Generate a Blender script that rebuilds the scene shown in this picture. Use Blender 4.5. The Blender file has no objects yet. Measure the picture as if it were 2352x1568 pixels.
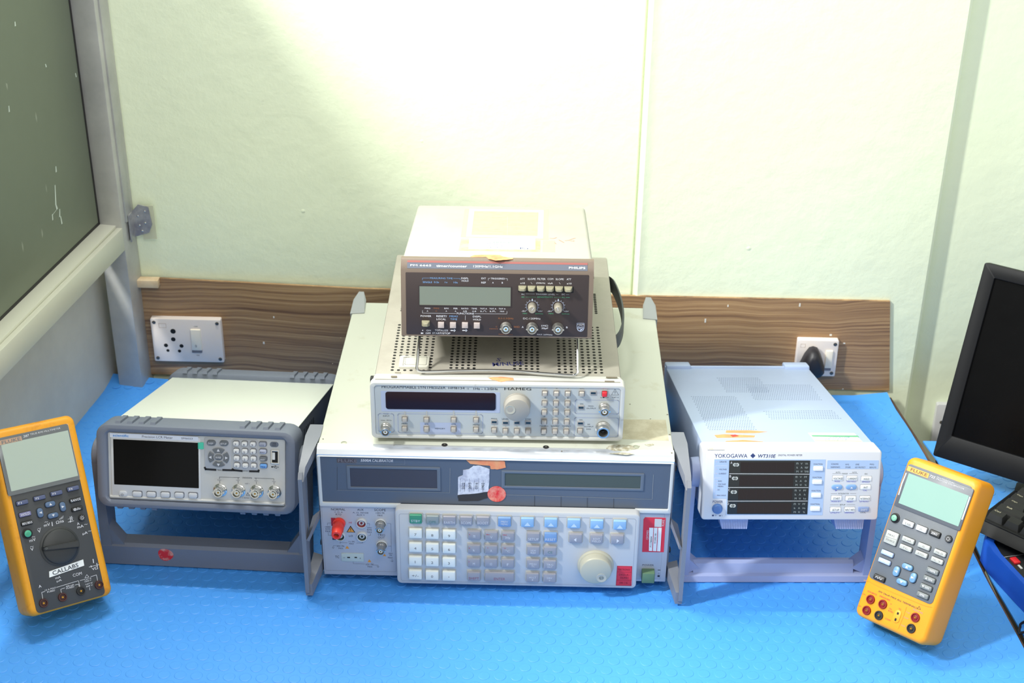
import bpy, bmesh, math, random
from mathutils import Vector, Matrix
random.seed(7)
S = bpy.context.scene
COL = S.collection

# ---------------------------------------------------------------- camera
F, CH, CD, CX, PI_, YA, RO = 3362.72, 1.1499, 1.4809, 0.0496, 0.4941, -0.0210, 0.0121
W, H = 2352, 1568
_cp, _sp, _cy, _sy = math.cos(PI_), math.sin(PI_), math.cos(YA), math.sin(YA)
FW = Vector((_sy*_cp, _cy*_cp, -_sp)); RT = Vector((_cy, -_sy, 0)); UP = RT.cross(FW)
_cr, _sr = math.cos(RO), math.sin(RO)
RT, UP = RT*_cr + UP*_sr, UP*_cr - RT*_sr
EYE = Vector((CX, -CD, CH))
cd = bpy.data.cameras.new('camera'); cam = bpy.data.objects.new('camera', cd); COL.objects.link(cam)
cd.sensor_width = 36; cd.lens = F*36/W; cd.clip_start = 0.05; cd.clip_end = 50
cam.matrix_world = Matrix(((RT.x, UP.x, -FW.x, EYE.x), (RT.y, UP.y, -FW.y, EYE.y), (RT.z, UP.z, -FW.z, EYE.z), (0, 0, 0, 1)))
cd.dof.use_dof = True; cd.dof.focus_distance = 1.72; cd.dof.aperture_fstop = 11
S.camera = cam

# ---------------------------------------------------------------- light
wd = bpy.data.worlds.new('World'); S.world = wd; wd.use_nodes = True
bg = wd.node_tree.nodes['Background']; bg.inputs[0].default_value = (0.98, 1.0, 0.97, 1); bg.inputs[1].default_value = 0.61

def area(name, loc, size, sy, power, target, color=(1, 1, 1)):
    d = bpy.data.lights.new(name, 'AREA'); d.shape = 'RECTANGLE'; d.size = size; d.size_y = sy
    d.energy = power; d.color = color
    o = bpy.data.objects.new(name, d); COL.objects.link(o); o.location = loc
    o.rotation_euler = (Vector(target)-Vector(loc)).to_track_quat('-Z', 'Y').to_euler()
    return o
TUBE_POWER = 24
area('tube_light', (-0.72, 0.32, 1.92), 1.2, 0.035, TUBE_POWER, (-0.72, 0.25, 0), (1.0, 1.0, 0.97))
area('side_tube_light', (-1.48, -0.75, 1.98), 0.13, 0.35, 60, (0.15, 0.4, 0.2), (1.0, 1.0, 0.95))
area('room_light', (0.45, -1.3, 2.0), 1.2, 0.4, 9, (0.15, 0.3, 0.2), (1.0, 1.0, 0.97))
S.view_settings.view_transform = 'Standard'; S.view_settings.look = 'None'
S.view_settings.exposure = 0.35; S.view_settings.gamma = 1; S.view_settings.use_curve_mapping = False

# ---------------------------------------------------------------- materials
def lin(c):
    c = c/255.0
    return c/12.92 if c <= 0.04045 else ((c+0.055)/1.055)**2.4
MATS = {}
def mat(name, rgb=None, rough=0.5, metal=0.0, coat=0.0, alpha=None, bump=0.0, bscale=900, spec=None, trans=0.0):
    if name in MATS: return MATS[name]
    m = bpy.data.materials.new(name); m.use_nodes = True
    nt = m.node_tree; b = nt.nodes['Principled BSDF']
    b.inputs['Base Color'].default_value = (lin(rgb[0]), lin(rgb[1]), lin(rgb[2]), 1)
    b.inputs['Roughness'].default_value = rough; b.inputs['Metallic'].default_value = metal
    if coat: b.inputs['Coat Weight'].default_value = coat; b.inputs['Coat Roughness'].default_value = 0.05
    if spec is not None: b.inputs['Specular IOR Level'].default_value = spec
    if trans: b.inputs['Transmission Weight'].default_value = trans
    if alpha is not None: b.inputs['Alpha'].default_value = alpha
    tc = nt.nodes.new('ShaderNodeTexCoord'); nz = nt.nodes.new('ShaderNodeTexNoise')
    nz.inputs['Scale'].default_value = 35; nz.inputs['Detail'].default_value = 5
    nt.links.new(tc.outputs['Object'], nz.inputs['Vector'])
    # gentle uneven wear of the surface
    hs = nt.nodes.new('ShaderNodeMapRange'); hs.inputs[3].default_value = rough*0.85; hs.inputs[4].default_value = min(1, rough*1.15+0.02)
    nt.links.new(nz.outputs[0], hs.inputs[0]); nt.links.new(hs.outputs[0], b.inputs['Roughness'])
    if bump:
        n2 = nt.nodes.new('ShaderNodeTexNoise'); n2.inputs['Scale'].default_value = bscale; n2.inputs['Detail'].default_value = 3
        bp = nt.nodes.new('ShaderNodeBump'); bp.inputs['Strength'].default_value = bump; bp.inputs['Distance'].default_value = 0.001
        nt.links.new(tc.outputs['Object'], n2.inputs['Vector']); nt.links.new(n2.outputs[0], bp.inputs['Height']); nt.links.new(bp.outputs[0], b.inputs['Normal'])
    MATS[name] = m
    return m

def stained(name, rgb, rgb2, rough, scale, lo, hi, metal=0.0, bump=0.0):
    """base colour with irregular dirt of its own"""
    m = mat(name, rgb, rough, metal, bump=bump); nt = m.node_tree; b = nt.nodes['Principled BSDF']
    tc = nt.nodes.new('ShaderNodeTexCoord'); nz = nt.nodes.new('ShaderNodeTexNoise')
    nz.inputs['Scale'].default_value = scale; nz.inputs['Detail'].default_value = 8; nz.inputs['Roughness'].default_value = 0.65
    rp = nt.nodes.new('ShaderNodeValToRGB'); rp.color_ramp.elements[0].position = lo; rp.color_ramp.elements[1].position = hi
    rp.color_ramp.elements[0].color = tuple(lin(c) for c in rgb)+(1,); rp.color_ramp.elements[1].color = tuple(lin(c) for c in rgb2)+(1,)
    nt.links.new(tc.outputs['Object'], nz.inputs['Vector']); nt.links.new(nz.outputs[0], rp.inputs[0]); nt.links.new(rp.outputs[0], b.inputs['Base Color'])
    return m

def wall_mat():
    m = bpy.data.materials.new('painted_plaster'); m.use_nodes = True; nt = m.node_tree; b = nt.nodes['Principled BSDF']
    b.inputs['Roughness'].default_value = 0.55
    tc = nt.nodes.new('ShaderNodeTexCoord')
    n1 = nt.nodes.new('ShaderNodeTexNoise'); n1.inputs['Scale'].default_value = 2.2; n1.inputs['Detail'].default_value = 4
    rp = nt.nodes.new('ShaderNodeValToRGB')
    rp.color_ramp.elements[0].position = 0.3; rp.color_ramp.elements[1].position = 0.75
    rp.color_ramp.elements[0].color = (lin(236), lin(245), lin(213), 1); rp.color_ramp.elements[1].color = (lin(240), lin(248), lin(219), 1)
    n2 = nt.nodes.new('ShaderNodeTexNoise'); n2.inputs['Scale'].default_value = 26; n2.inputs['Detail'].default_value = 6; n2.inputs['Roughness'].default_value = 0.6
    n3 = nt.nodes.new('ShaderNodeTexVoronoi'); n3.inputs['Scale'].default_value = 9
    mr = nt.nodes.new('ShaderNodeMapRange'); mr.inputs[1].default_value = 0.0; mr.inputs[2].default_value = 0.035; mr.inputs[3].default_value = 0.8; mr.inputs[4].default_value = 0
    ad = nt.nodes.new('ShaderNodeMath'); ad.operation = 'ADD'
    bp = nt.nodes.new('ShaderNodeBump'); bp.inputs['Strength'].default_value = 0.5; bp.inputs['Distance'].default_value = 0.003
    L = nt.links.new
    for n in (n1, n2, n3): L(tc.outputs['Object'], n.inputs['Vector'])
    L(n1.outputs[0], rp.inputs[0]); L(rp.outputs[0], b.inputs['Base Color'])
    L(n3.outputs['Distance'], mr.inputs[0]); L(n2.outputs[0], ad.inputs[0]); L(mr.outputs[0], ad.inputs[1]); L(ad.outputs[0], bp.inputs['Height']); L(bp.outputs[0], b.inputs['Normal'])
    return m

def wood_mat(name='wood_laminate', dark=(110, 80, 58), midc=(158, 124, 87), light=(190, 157, 113)):
    m = bpy.data.materials.new(name); m.use_nodes = True; nt = m.node_tree; b = nt.nodes['Principled BSDF']
    b.inputs['Roughness'].default_value = 0.42; L = nt.links.new
    tc = nt.nodes.new('ShaderNodeTexCoord')
    mp = nt.nodes.new('ShaderNodeMapping'); mp.inputs['Scale'].default_value = (2.0, 1, 1)
    nd = nt.nodes.new('ShaderNodeTexNoise'); nd.inputs['Scale'].default_value = 2.6; nd.inputs['Detail'].default_value = 2
    mx = nt.nodes.new('ShaderNodeMix'); mx.data_type = 'VECTOR'; mx.factor_mode = 'UNIFORM' if hasattr(mx, 'factor_mode') else 'UNIFORM'
    L(tc.outputs['Object'], mp.inputs['Vector']); L(mp.outputs[0], nd.inputs['Vector'])
    # bend the grain
    va = nt.nodes.new('ShaderNodeVectorMath'); va.operation = 'MULTIPLY_ADD'
    L(nd.outputs['Color'], va.inputs[0]); va.inputs[1].default_value = (0.0, 0.0, 0.035); L(tc.outputs['Object'], va.inputs[2])
    m2 = nt.nodes.new('ShaderNodeMapping'); m2.inputs['Scale'].default_value = (1.5, 1.0, 170)
    L(va.outputs[0], m2.inputs['Vector'])
    n2 = nt.nodes.new('ShaderNodeTexNoise'); n2.inputs['Scale'].default_value = 1.4; n2.inputs['Detail'].default_value = 7; n2.inputs['Roughness'].default_value = 0.7
    L(m2.outputs[0], n2.inputs['Vector'])
    rp = nt.nodes.new('ShaderNodeValToRGB'); e = rp.color_ramp.elements
    e[0].position = 0.34; e[0].color = tuple(lin(c) for c in dark)+(1,)
    e[1].position = 0.66; e[1].color = tuple(lin(c) for c in light)+(1,)
    k = e.new(0.5); k.color = tuple(lin(c) for c in midc)+(1,)
    L(n2.outputs[0], rp.inputs[0]); L(rp.outputs[0], b.inputs['Base Color'])
    nt.nodes.remove(mx)
    return m
M_WALL = wall_mat(); M_WOOD = wood_mat()

# ---------------------------------------------------------------- mesh helpers
def mk(name, bm, m, parent=None, smooth=True, label=None, ang=35, mats=None):
    me = bpy.data.meshes.new(name)
    bmesh.ops.recalc_face_normals(bm, faces=bm.faces)
    bm.to_mesh(me); bm.free()
    for x in (mats or [m]): me.materials.append(x)
    if smooth:
        me.shade_smooth(); me.set_sharp_from_angle(angle=math.radians(ang))
    o = bpy.data.objects.new(name, me); COL.objects.link(o)
    if parent: o.parent = parent
    if label: o['label'] = label
    return o

def loft(bm, rings, cap0=True, cap1=True, closed=False):
    vs = [[bm.verts.new(p) for p in r] for r in rings]
    n = len(vs[0]); k = len(vs)
    for a in range(k if closed else k-1):
        A, B = vs[a], vs[(a+1) % k]
        for i in range(n):
            j = (i+1) % n
            try: bm.faces.new((A[i], A[j], B[j], B[i]))
            except ValueError: pass
    if not closed:
        if cap0: bm.faces.new(vs[0])
        if cap1: bm.faces.new(vs[-1][::-1])

def rr2(w, h, r, seg=4):
    """rounded rectangle outline, centred"""
    r = max(1e-5, min(r, w/2-1e-6, h/2-1e-6)); o = []
    for cx, cy, a0 in ((w/2-r, h/2-r, 0), (-w/2+r, h/2-r, 90), (-w/2+r, -h/2+r, 180), (w/2-r, -h/2+r, 270)):
        for i in range(seg+1):
            a = math.radians(a0+90*i/seg); o.append((cx+r*math.cos(a), cy+r*math.sin(a)))
    return o

def box(bm, x0, x1, y0, y1, z0, z1, bev=0.0, seg=2):
    g = bmesh.ops.create_cube(bm, size=1)
    for v in g['verts']:
        v.co = Vector(((x0+x1)/2+v.co.x*(x1-x0), (y0+y1)/2+v.co.y*(y1-y0), (z0+z1)/2+v.co.z*(z1-z0)))
    if bev:
        es = list({e for v in g['verts'] for e in v.link_edges})
        bmesh.ops.bevel(bm, geom=es, offset=bev, segments=seg, affect='EDGES', profile=0.5)

def hull(bm, pts):
    vs = [bm.verts.new(p) for p in pts]
    r = bmesh.ops.convex_hull(bm, input=vs)
    dead = [v for v in r.get('geom_interior', []) + r.get('geom_unused', []) if isinstance(v, bmesh.types.BMVert)]
    if dead: bmesh.ops.delete(bm, geom=list(set(dead)), context='VERTS')

def prism(bm, poly, axis, a, b):
    """poly: list of 2D points in the plane normal to axis; extruded from a to b"""
    def P(p, t):
        return {'x': (t, p[0], p[1]), 'y': (p[0], t, p[1]), 'z': (p[0], p[1], t)}[axis]
    loft(bm, [[P(p, a) for p in poly], [P(p, b) for p in poly]])

def tube(bm, pts, r, seg=10, caps=True):
    pts = [Vector(p) for p in pts]; rings = []
    up = Vector((0, 0, 1))
    for i, p in enumerate(pts):
        d = (pts[min(i+1, len(pts)-1)]-pts[max(i-1, 0)]).normalized()
        a = d.cross(up)
        if a.length < 1e-3: a = d.cross(Vector((0, 1, 0)))
        a.normalize(); b = d.cross(a).normalized()
        if rings:  # keep the frame from twisting
            pa = prev - d*prev.dot(d)
            if pa.length > 1e-4: a = pa.normalized(); b = d.cross(a).normalized()
        prev = a
        rr = r[i] if isinstance(r, (list, tuple)) else r
        rings.append([p+a*rr*math.cos(2*math.pi*k/seg)+b*rr*math.sin(2*math.pi*k/seg) for k in range(seg)])
    loft(bm, rings, caps, caps)

def smooth_path(pts, n=6):
    pts = [Vector(p) for p in pts]; out = []
    P = [pts[0]]+pts+[pts[-1]]
    for i in range(1, len(P)-2):
        for k in range(n):
            t = k/n; a, b, c, d = P[i-1], P[i], P[i+1], P[i+2]
            out.append(0.5*((2*b)+(-a+c)*t+(2*a-5*b+4*c-d)*t*t+(-a+3*b-3*c+d)*t**3))
    out.append(pts[-1]); return out

# ---------------------------------------------------------------- measuring
def ray(X, Y): return FW + RT*((X-W/2)/F) - UP*((Y-H/2)/F)
def proj(P):
    q = Vector(P)-EYE; z = q.dot(FW); return (W/2+F*q.dot(RT)/z, H/2-F*q.dot(UP)/z)
def solve_lin(A, b):
    n = len(b); M = [r[:]+[b[i]] for i, r in enumerate(A)]
    for i in range(n):
        p = max(range(i, n), key=lambda k: abs(M[k][i])); M[i], M[p] = M[p], M[i]
        for k in range(n):
            if k != i:
                f = M[k][i]/M[i][i]
                for j in range(i, n+1): M[k][j] -= f*M[i][j]
    return [M[i][n]/M[i][i] for i in range(n)]
def homog(src, dst):
    A, b = [], []
    for (x, y), (u, v) in zip(src, dst):
        A.append([x, y, 1, 0, 0, 0, -u*x, -u*y]); b.append(u)
        A.append([0, 0, 0, x, y, 1, -v*x, -v*y]); b.append(v)
    h = solve_lin(A, b)
    return lambda x, y: ((h[0]*x+h[1]*y+h[2])/(h[6]*x+h[7]*y+1), (h[3]*x+h[4]*y+h[5])/(h[6]*x+h[7]*y+1))

class Thing:
    """An Empty at the thing's base; local x right, y back, z up, front face on y = 0."""
    def __init__(s, name, label, cat, loc, rz=0, tilt=0, group=None, ry=0):
        s.root = bpy.data.objects.new(name, None); COL.objects.link(s.root); s.root.empty_display_size = 0.03
        s.root['label'] = label; s.root['category'] = cat
        if group: s.root['group'] = group
        s.M = Matrix.Translation(loc) @ Matrix.Rotation(rz, 4, 'Z') @ Matrix.Rotation(-tilt, 4, 'X') @ Matrix.Rotation(ry, 4, 'Y')
        s.root.matrix_world = s.M; s.Mi = s.M.inverted(); s.fix = lambda x, y: (x, y); s.marks = []
    def measure(s, obs, loc):
        s.fix = homog(obs, [proj(s.M @ Vector(p)) for p in loc])
    def part(s, name, bm, m, parent=None, **k): return mk(name, bm, m, parent or s.root, **k)
    def L(s, p): return s.Mi @ Vector(p)
    def lettering(s, name='printed_lettering'):
        if s.marks: QUEUE.append((s, name))
QUEUE = []; FONTS = {}

class Plane:
    """A flat panel of a thing: origin (0,y,z), leaning back by a; coordinates p right, q up the panel, n outward."""
    def __init__(s, T, y=0.0, z=0.0, a=0.0, crop=(0, 0, 1), fix=True):
        s.T = T; s.O = Vector((0, y, z)); s.U = Vector((0, math.sin(a), math.cos(a))); s.N = Vector((0, -math.cos(a), math.sin(a)))
        s.X = Vector((1, 0, 0)); s.c = crop; s.fx = fix; s.args = (y, z, a)
    def on(s, *crop): return Plane(s.T, *s.args, crop=crop or (0, 0, 1), fix=s.fx)
    def w(s, p, q, n=0.0): return s.O+s.X*p+s.U*q+s.N*n
    def p(s, u, v, n=0.0):
        X, Y = s.c[0]+u/s.c[2], s.c[1]+v/s.c[2]
        if s.fx: X, Y = s.T.fix(X, Y)
        d = s.T.Mi.to_3x3() @ ray(X, Y); o = s.T.Mi @ EYE
        t = (n-(o-s.O).dot(s.N))/d.dot(s.N); q = o+d*t-s.O
        return (q.dot(s.X), q.dot(s.U))
    def k(s, u, v):
        a = s.p(u, v); b = s.p(u+4, v); c = s.p(u, v+4)
        # px per metre along p and q
        du = (b[0]-a[0], b[1]-a[1]); dv = (c[0]-a[0], c[1]-a[1]); det = du[0]*dv[1]-du[1]*dv[0]
        i = (dv[1]/det, -du[1]/det, -dv[0]/det, du[0]/det)   # inverse, in 4px units
        return 4*math.hypot(i[0], i[1]), 4*math.hypot(i[2], i[3])
    def c4(s, u, v, w, h, n=0.0):
        p = s.p(u, v, n); k = s.k(u, v); return (p[0], p[1], w/k[0], h/k[1])
    def q4(s, pts):
        a, b, c, d = [s.p(*x) for x in pts]  # tl tr br bl
        x0, x1 = (a[0]+d[0])/2, (b[0]+c[0])/2; z1, z0 = (a[1]+b[1])/2, (c[1]+d[1])/2
        return ((x0+x1)/2, (z0+z1)/2, x1-x0, z1-z0)
    # shapes, metric
    def slab_bm(s, bm, p, q, w, h, n0, n1, r=0.0, bev=0.0, seg=4):
        R = []
        def ring(i, n): R.append([s.w(p+a, q+b, n) for a, b in rr2(w-2*i, h-2*i, max(r-i, 1e-5), seg)])
        ring(0, n0)
        if bev: ring(0, n1-bev); ring(bev*0.3, n1-bev*0.3); ring(bev, n1)
        else: ring(0, n1)
        loft(bm, R)
    def slab(s, name, pq, n0, n1, m, r=0.0, bev=0.0, parent=None, seg=4, **k):
        bm = bmesh.new(); s.slab_bm(bm, *pq, n0, n1, r, bev, seg); return s.T.part(name, bm, m, parent, **k)
    def frame(s, name, outer, inner, n0, n1, m, ro=0.0, ri=0.0, bev=0.0, parent=None, seg=5, **k):
        bm = bmesh.new(); R = []
        def ring(b, i, r, n): R.append([s.w(b[0]+x, b[1]+y, n) for x, y in rr2(b[2]-2*i, b[3]-2*i, max(r-i, 1e-5), seg)])
        ring(outer, 0, ro, n0); ring(outer, 0, ro, n1-bev)
        if bev: ring(outer, bev*0.3, ro, n1-bev*0.3); ring(outer, bev, ro, n1); ring(inner, -bev, ri+bev, n1); ring(inner, -bev*0.3, ri, n1-bev*0.3)
        ring(inner, 0, ri, n1-bev); ring(inner, 0, ri, n0)
        loft(bm, R, closed=True); return s.T.part(name, bm, m, parent, **k)
    def lathe_bm(s, bm, p, q, prof, seg=28, sx=1.0, sy=1.0, dp=0.0, dq=0.0):
        R = [[s.w(p+r*sx*math.cos(2*math.pi*i/seg), q+r*sy*math.sin(2*math.pi*i/seg), n) for i in range(seg)] for r, n in prof]
        loft(bm, R)
    def lathe(s, name, p, q, prof, m, parent=None, seg=28, sx=1.0, sy=1.0, **k):
        bm = bmesh.new(); s.lathe_bm(bm, p, q, [(max(r, 1e-5), n) for r, n in prof], seg, sx, sy); return s.T.part(name, bm, m, parent, **k)
    def poly(s, name, pts, n0, n1, m, parent=None, **k):
        bm = bmesh.new(); loft(bm, [[s.w(a, b, n0) for a, b in pts], [s.w(a, b, n1) for a, b in pts]]); return s.T.part(name, bm, m, parent, **k)
    # crop-space wrappers
    def key(s, name, u, v, w, h, n0, n1, m, r=0.0008, bev=0.0006, parent=None, **k):
        return s.slab(name, s.c4(u, v, w, h), n0, n1, m, r, bev, parent, **k)
    # printed marks: ('t', ...) text / ('f', faces)
    def text(s, t, u0, v0, u1, v1, m, n=0.0002, bold=0.0, shear=0.0, rot=0.0):
        bold = 0.0 if 'M' in t else bold
        p, q, w, h = s.c4((u0+u1)/2, (v0+v1)/2, u1-u0, abs(v1-v0)); s.T.marks.append(('t', s, t, p, q, w, h, m, n, bold, shear, rot))
    def tc(s, t, u, v, w, h, m, n=0.0002, bold=0.0, shear=0.0, rot=0.0): s.text(t, u-w/2, v-h/2, u+w/2, v+h/2, m, n, bold, shear, rot)
    def tm(s, t, p, q, w, h, m, n=0.0002, bold=0.0, shear=0.0, rot=0.0): s.T.marks.append(('t', s, t, p, q, w, h, m, n, bold, shear, rot))
    def rect(s, u, v, w, h, m, n=0.0002):
        p, q, a, b = s.c4(u, v, w, h); s.area_([(p-a/2, q-b/2), (p+a/2, q-b/2), (p+a/2, q+b/2), (p-a/2, q+b/2)], m, n)
    def area_(s, pts, m, n=0.0002): s.T.marks.append(('f', s, [pts], m, n))
    def shape(s, pts, m, n=0.0002): s.area_([s.p(*x) for x in pts], m, n)
    def line(s, pts, m, wd=0.0003, n=0.0002, metric=False):
        P = [Vector(x) for x in pts] if metric else [Vector(s.p(*x)) for x in pts]; fs = []
        for a, b in zip(P, P[1:]):
            d = (b-a)
            if d.length < 1e-7: continue
            d.normalize(); t = Vector((-d.y, d.x))*wd/2; e = d*wd/2
            fs.append([a-e+t, a-e-t, b+e-t, b+e+t])
        s.T.marks.append(('f', s, fs, m, n))
    def outline(s, pq, m, r=0.002, wd=0.0004, n=0.0002):
        pts = [(pq[0]+a, pq[1]+b) for a, b in rr2(pq[2], pq[3], r, 4)]; s.line(pts+[pts[0]], m, wd, n, metric=True)
    def arc(s, p, q, r, a0, a1, m, wd=0.0003, n=0.0002, seg=20):
        s.line([(p+r*math.cos(math.radians(a0+(a1-a0)*i/seg)), q+r*math.sin(math.radians(a0+(a1-a0)*i/seg))) for i in range(seg+1)], m, wd, n, metric=True)
    def disc(s, p, q, r, m, n=0.0002, seg=20): s.area_([(p+r*math.cos(2*math.pi*i/seg), q+r*math.sin(2*math.pi*i/seg)) for i in range(seg)], m, n)
    def tri(s, u, v, w, h, m, d='u', n=0.0002):
        p, q, a, b = s.c4(u, v, w, h)
        s.area_({'u': [(p-a/2, q-b/2), (p+a/2, q-b/2), (p, q+b/2)], 'd': [(p-a/2, q+b/2), (p, q-b/2), (p+a/2, q+b/2)],
                 'l': [(p+a/2, q-b/2), (p+a/2, q+b/2), (p-a/2, q)], 'r': [(p-a/2, q-b/2), (p+a/2, q), (p-a/2, q+b/2)]}[d], m, n)

def flush_marks():
    need = {}
    for T, _ in QUEUE:
        for mk_ in T.marks:
            if mk_[0] == 't': need[(mk_[2], mk_[9], mk_[10])] = None
    tmp = []
    for key_ in need:
        c = bpy.data.curves.new('t', 'FONT'); c.body = key_[0]; c.offset = key_[1]; c.shear = key_[2]; c.resolution_u = 2; c.size = 1
        o = bpy.data.objects.new('t', c); COL.objects.link(o); tmp.append((key_, o))
    dg = bpy.context.evaluated_depsgraph_get(); dg.update()
    for key_, o in tmp:
        me = o.evaluated_get(dg).to_mesh()
        vs = [(v.co.x, v.co.y) for v in me.vertices]; fs = [tuple(p.vertices) for p in me.polygons]
        need[key_] = (vs, fs)
    for key_, o in tmp:
        c = o.data; bpy.data.objects.remove(o); bpy.data.curves.remove(c)
    for T, name in QUEUE:
        verts, faces, mi, mats = [], [], [], []
        for M in T.marks:
            m = M[7] if M[0] == 't' else M[3]
            if m not in mats: mats.append(m)
            ix = mats.index(m); P = M[1]
            if M[0] == 't':
                _, _, t, p, q, w, h, _, n, bo, sh, rot = M
                vs, fs = need[(t, bo, sh)]
                if not vs: continue
                x0, x1 = min(v[0] for v in vs), max(v[0] for v in vs); y0, y1 = min(v[1] for v in vs), max(v[1] for v in vs)
                cr, sr = math.cos(rot), math.sin(rot); b0 = len(verts)
                if len(t) == 1: w = min(w, h*(x1-x0)/max(y1-y0, 1e-6)*1.25)
                for x, y in vs:
                    a = ((x-x0)/max(x1-x0, 1e-6)-0.5)*w; b = ((y-y0)/max(y1-y0, 1e-6)-0.5)*h
                    verts.append(P.w(p+a*cr-b*sr, q+a*sr+b*cr, n))
                for f in fs: faces.append([b0+i for i in f]); mi.append(ix)
            else:
                for pts in M[2]:
                    b0 = len(verts); verts += [P.w(a[0], a[1], M[4]) for a in pts]
                    faces.append(list(range(b0, len(verts)))); mi.append(ix)
        me = bpy.data.meshes.new(name); me.from_pydata([tuple(v) for v in verts], [], faces)
        for m in mats: me.materials.append(m)
        me.polygons.foreach_set('material_index', mi); me.update()
        o = bpy.data.objects.new(name, me); COL.objects.link(o); o.parent = T.root

# shared colours
CHROME = mat('bright_chrome', (215, 215, 212), 0.16, 1.0); STEEL = mat('satin_steel', (190, 188, 182), 0.32, 0.9)
DKSTEEL = mat('dark_metal', (110, 106, 100), 0.35, 0.8)
INS = mat('white_insulator', (225, 225, 220), 0.5); GOLD = mat('brass_pin', (200, 150, 60), 0.3, 0.9); HOLE = mat('socket_hole', (12, 12, 12), 0.7)
ORANGE = stained('faded_orange_tape', (228, 158, 110), (232, 104, 66), 0.6, 60, 0.45, 0.75)
REDROUND = stained('red_round_paper', (235, 150, 130), (225, 40, 45), 0.6, 70, 0.4, 0.6)
INKW = mat('white_ink', (215, 215, 220), 0.6); INKD = mat('dark_ink', (48, 55, 68), 0.6); INKB = mat('black_ink', (25, 25, 28), 0.6)
INKBL = mat('light_blue_ink', (120, 160, 205), 0.6); INKG = mat('green_ink', (90, 165, 125), 0.6); INKO = mat('orange_brown_ink', (150, 95, 60), 0.6)
INKR = mat('red_ink', (200, 60, 70), 0.6); INKV = mat('violet_ink', (110, 110, 200), 0.6); INKN = mat('navy_ink', (45, 60, 110), 0.6)
PAPER = mat('white_paper', (240, 242, 240), 0.6); YEL = mat('orange_warning', (225, 150, 50), 0.5)

def bnc(P, p, q, n0, fl, br, ln, m=STEEL, mouth=INS, taper=1.0, name='bnc_connector', parent=None):
    o = P.lathe(name, p, q, [(fl, n0), (fl, n0+ln*0.12), (fl*0.93, n0+ln*0.16), (br*1.18, n0+ln*0.2), (br*1.12, n0+ln*0.35), (br*taper, n0+ln*0.4),
                (br, n0+ln*0.95), (br*0.95, n0+ln), (br*0.78, n0+ln), (br*0.76, n0+ln*0.55)], m, parent, seg=30)
    bm = bmesh.new()
    for sx in (-1, 1):
        P.lathe_bm(bm, p+sx*br*1.05, q, [(br*0.2, n0+ln*0.72), (br*0.2, n0+ln*0.86)], 8)
    P.T.part('bayonet_lugs', bm, CHROME, o)
    P.lathe('insulator', p, q, [(br*0.5, n0+ln*0.5), (br*0.5, n0+ln*0.9), (br*0.44, n0+ln*0.92), (br*0.22, n0+ln*0.92), (br*0.2, n0+ln*0.8)], mouth, o, seg=20)
    P.lathe('center_pin', p, q, [(br*0.14, n0+ln*0.5), (br*0.14, n0+ln*0.93)], GOLD, o, seg=10)
    return o

def jack(P, p, q, n0, R, ringm, depth=0.002, name='terminal_jack', core=HOLE):
    o = P.lathe(name, p, q, [(R, n0), (R, n0+depth*0.5), (R*0.93, n0+depth), (R*0.72, n0+depth), (R*0.66, n0+depth*0.3)], ringm, seg=26)
    P.lathe('jack_sleeve', p, q, [(R*0.48, n0+depth*0.2), (R*0.48, n0+depth*0.7), (R*0.36, n0+depth*0.75), (R*0.3, n0+depth*0.5)], ringm, o, seg=18)
    P.lathe('metal_contact', p, q, [(R*0.22, n0+depth*0.3), (R*0.22, n0+depth*0.72)], GOLD, o, seg=12)
    return o
# ================================================================ the setting
def struct(name, bm, m, parent=None, **k):
    o = mk(name, bm, m, parent, **k)
    if parent is None: o['kind'] = 'structure'
    return o
WY = 0.515
bm = bmesh.new(); box(bm, -3, 3, -3.0, 0.7, -0.77, -0.75); struct('floor', bm, stained('floor_tile', (150, 146, 138), (128, 124, 118), 0.4, 6, 0.4, 0.6), smooth=False)
bm = bmesh.new()
prism(bm, [(-2.4, WY+0.004), (0.186, WY+0.004), (0.1885, WY+0.009), (0.1915, WY+0.006), (0.1935, WY-0.001), (0.197, WY-0.003), (0.203, WY-0.001), (0.21, WY), (0.628, WY), (0.6325, WY+0.004), (0.633, WY+0.2), (-2.4, WY+0.2)], 'z', -0.75, 2.4)
struct('wall_back', bm, M_WALL, ang=25)
bm = bmesh.new(); box(bm, 0.60, 3.0, WY+0.020, WY+0.2, -0.75, 2.4); struct('wall_right', bm, M_WALL, smooth=False)

# glazed aluminium partition on the left, turned a little out of square
PU = Vector((-0.138, -0.990, 0)).normalized(); PN = Vector((0.990, -0.138, 0)).normalized(); P0 = Vector((-0.559, WY+0.003, 0))
def part_box(bm, u0, u1, n0, n1, z0, z1, bev=0.0):
    g = bmesh.new(); box(g, n0, n1, u0, u1, z0, z1, bev)
    off = len(bm.verts); vs = [bm.verts.new(P0+PN*v.co.x+PU*v.co.y+Vector((0, 0, v.co.z))) for v in g.verts]
    g.verts.index_update()
    for f in g.faces: bm.faces.new([vs[v.index] for v in f.verts])
    g.free()
ALU = stained('dull_aluminium', (190, 190, 186), (170, 170, 168), 0.38, 14, 0.35, 0.7, metal=0.35)
ALU2 = mat('cream_aluminium', (205, 205, 190), 0.42, 0.15)
LAM = stained('grey_laminate', (212, 206, 190), (198, 192, 178), 0.5, 9, 0.35, 0.7)
win = bpy.data.objects.new('window_1', None); COL.objects.link(win); win['kind'] = 'structure'
bm = bmesh.new(); part_box(bm, 0.0, 0.045, -0.038, 0.0, -0.75, 0.93, 0.0012); part_box(bm, 0.012, 0.033, -0.001, 0.0025, 0.275, 0.93, 0.0006); struct('post', bm, ALU, win)
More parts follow.
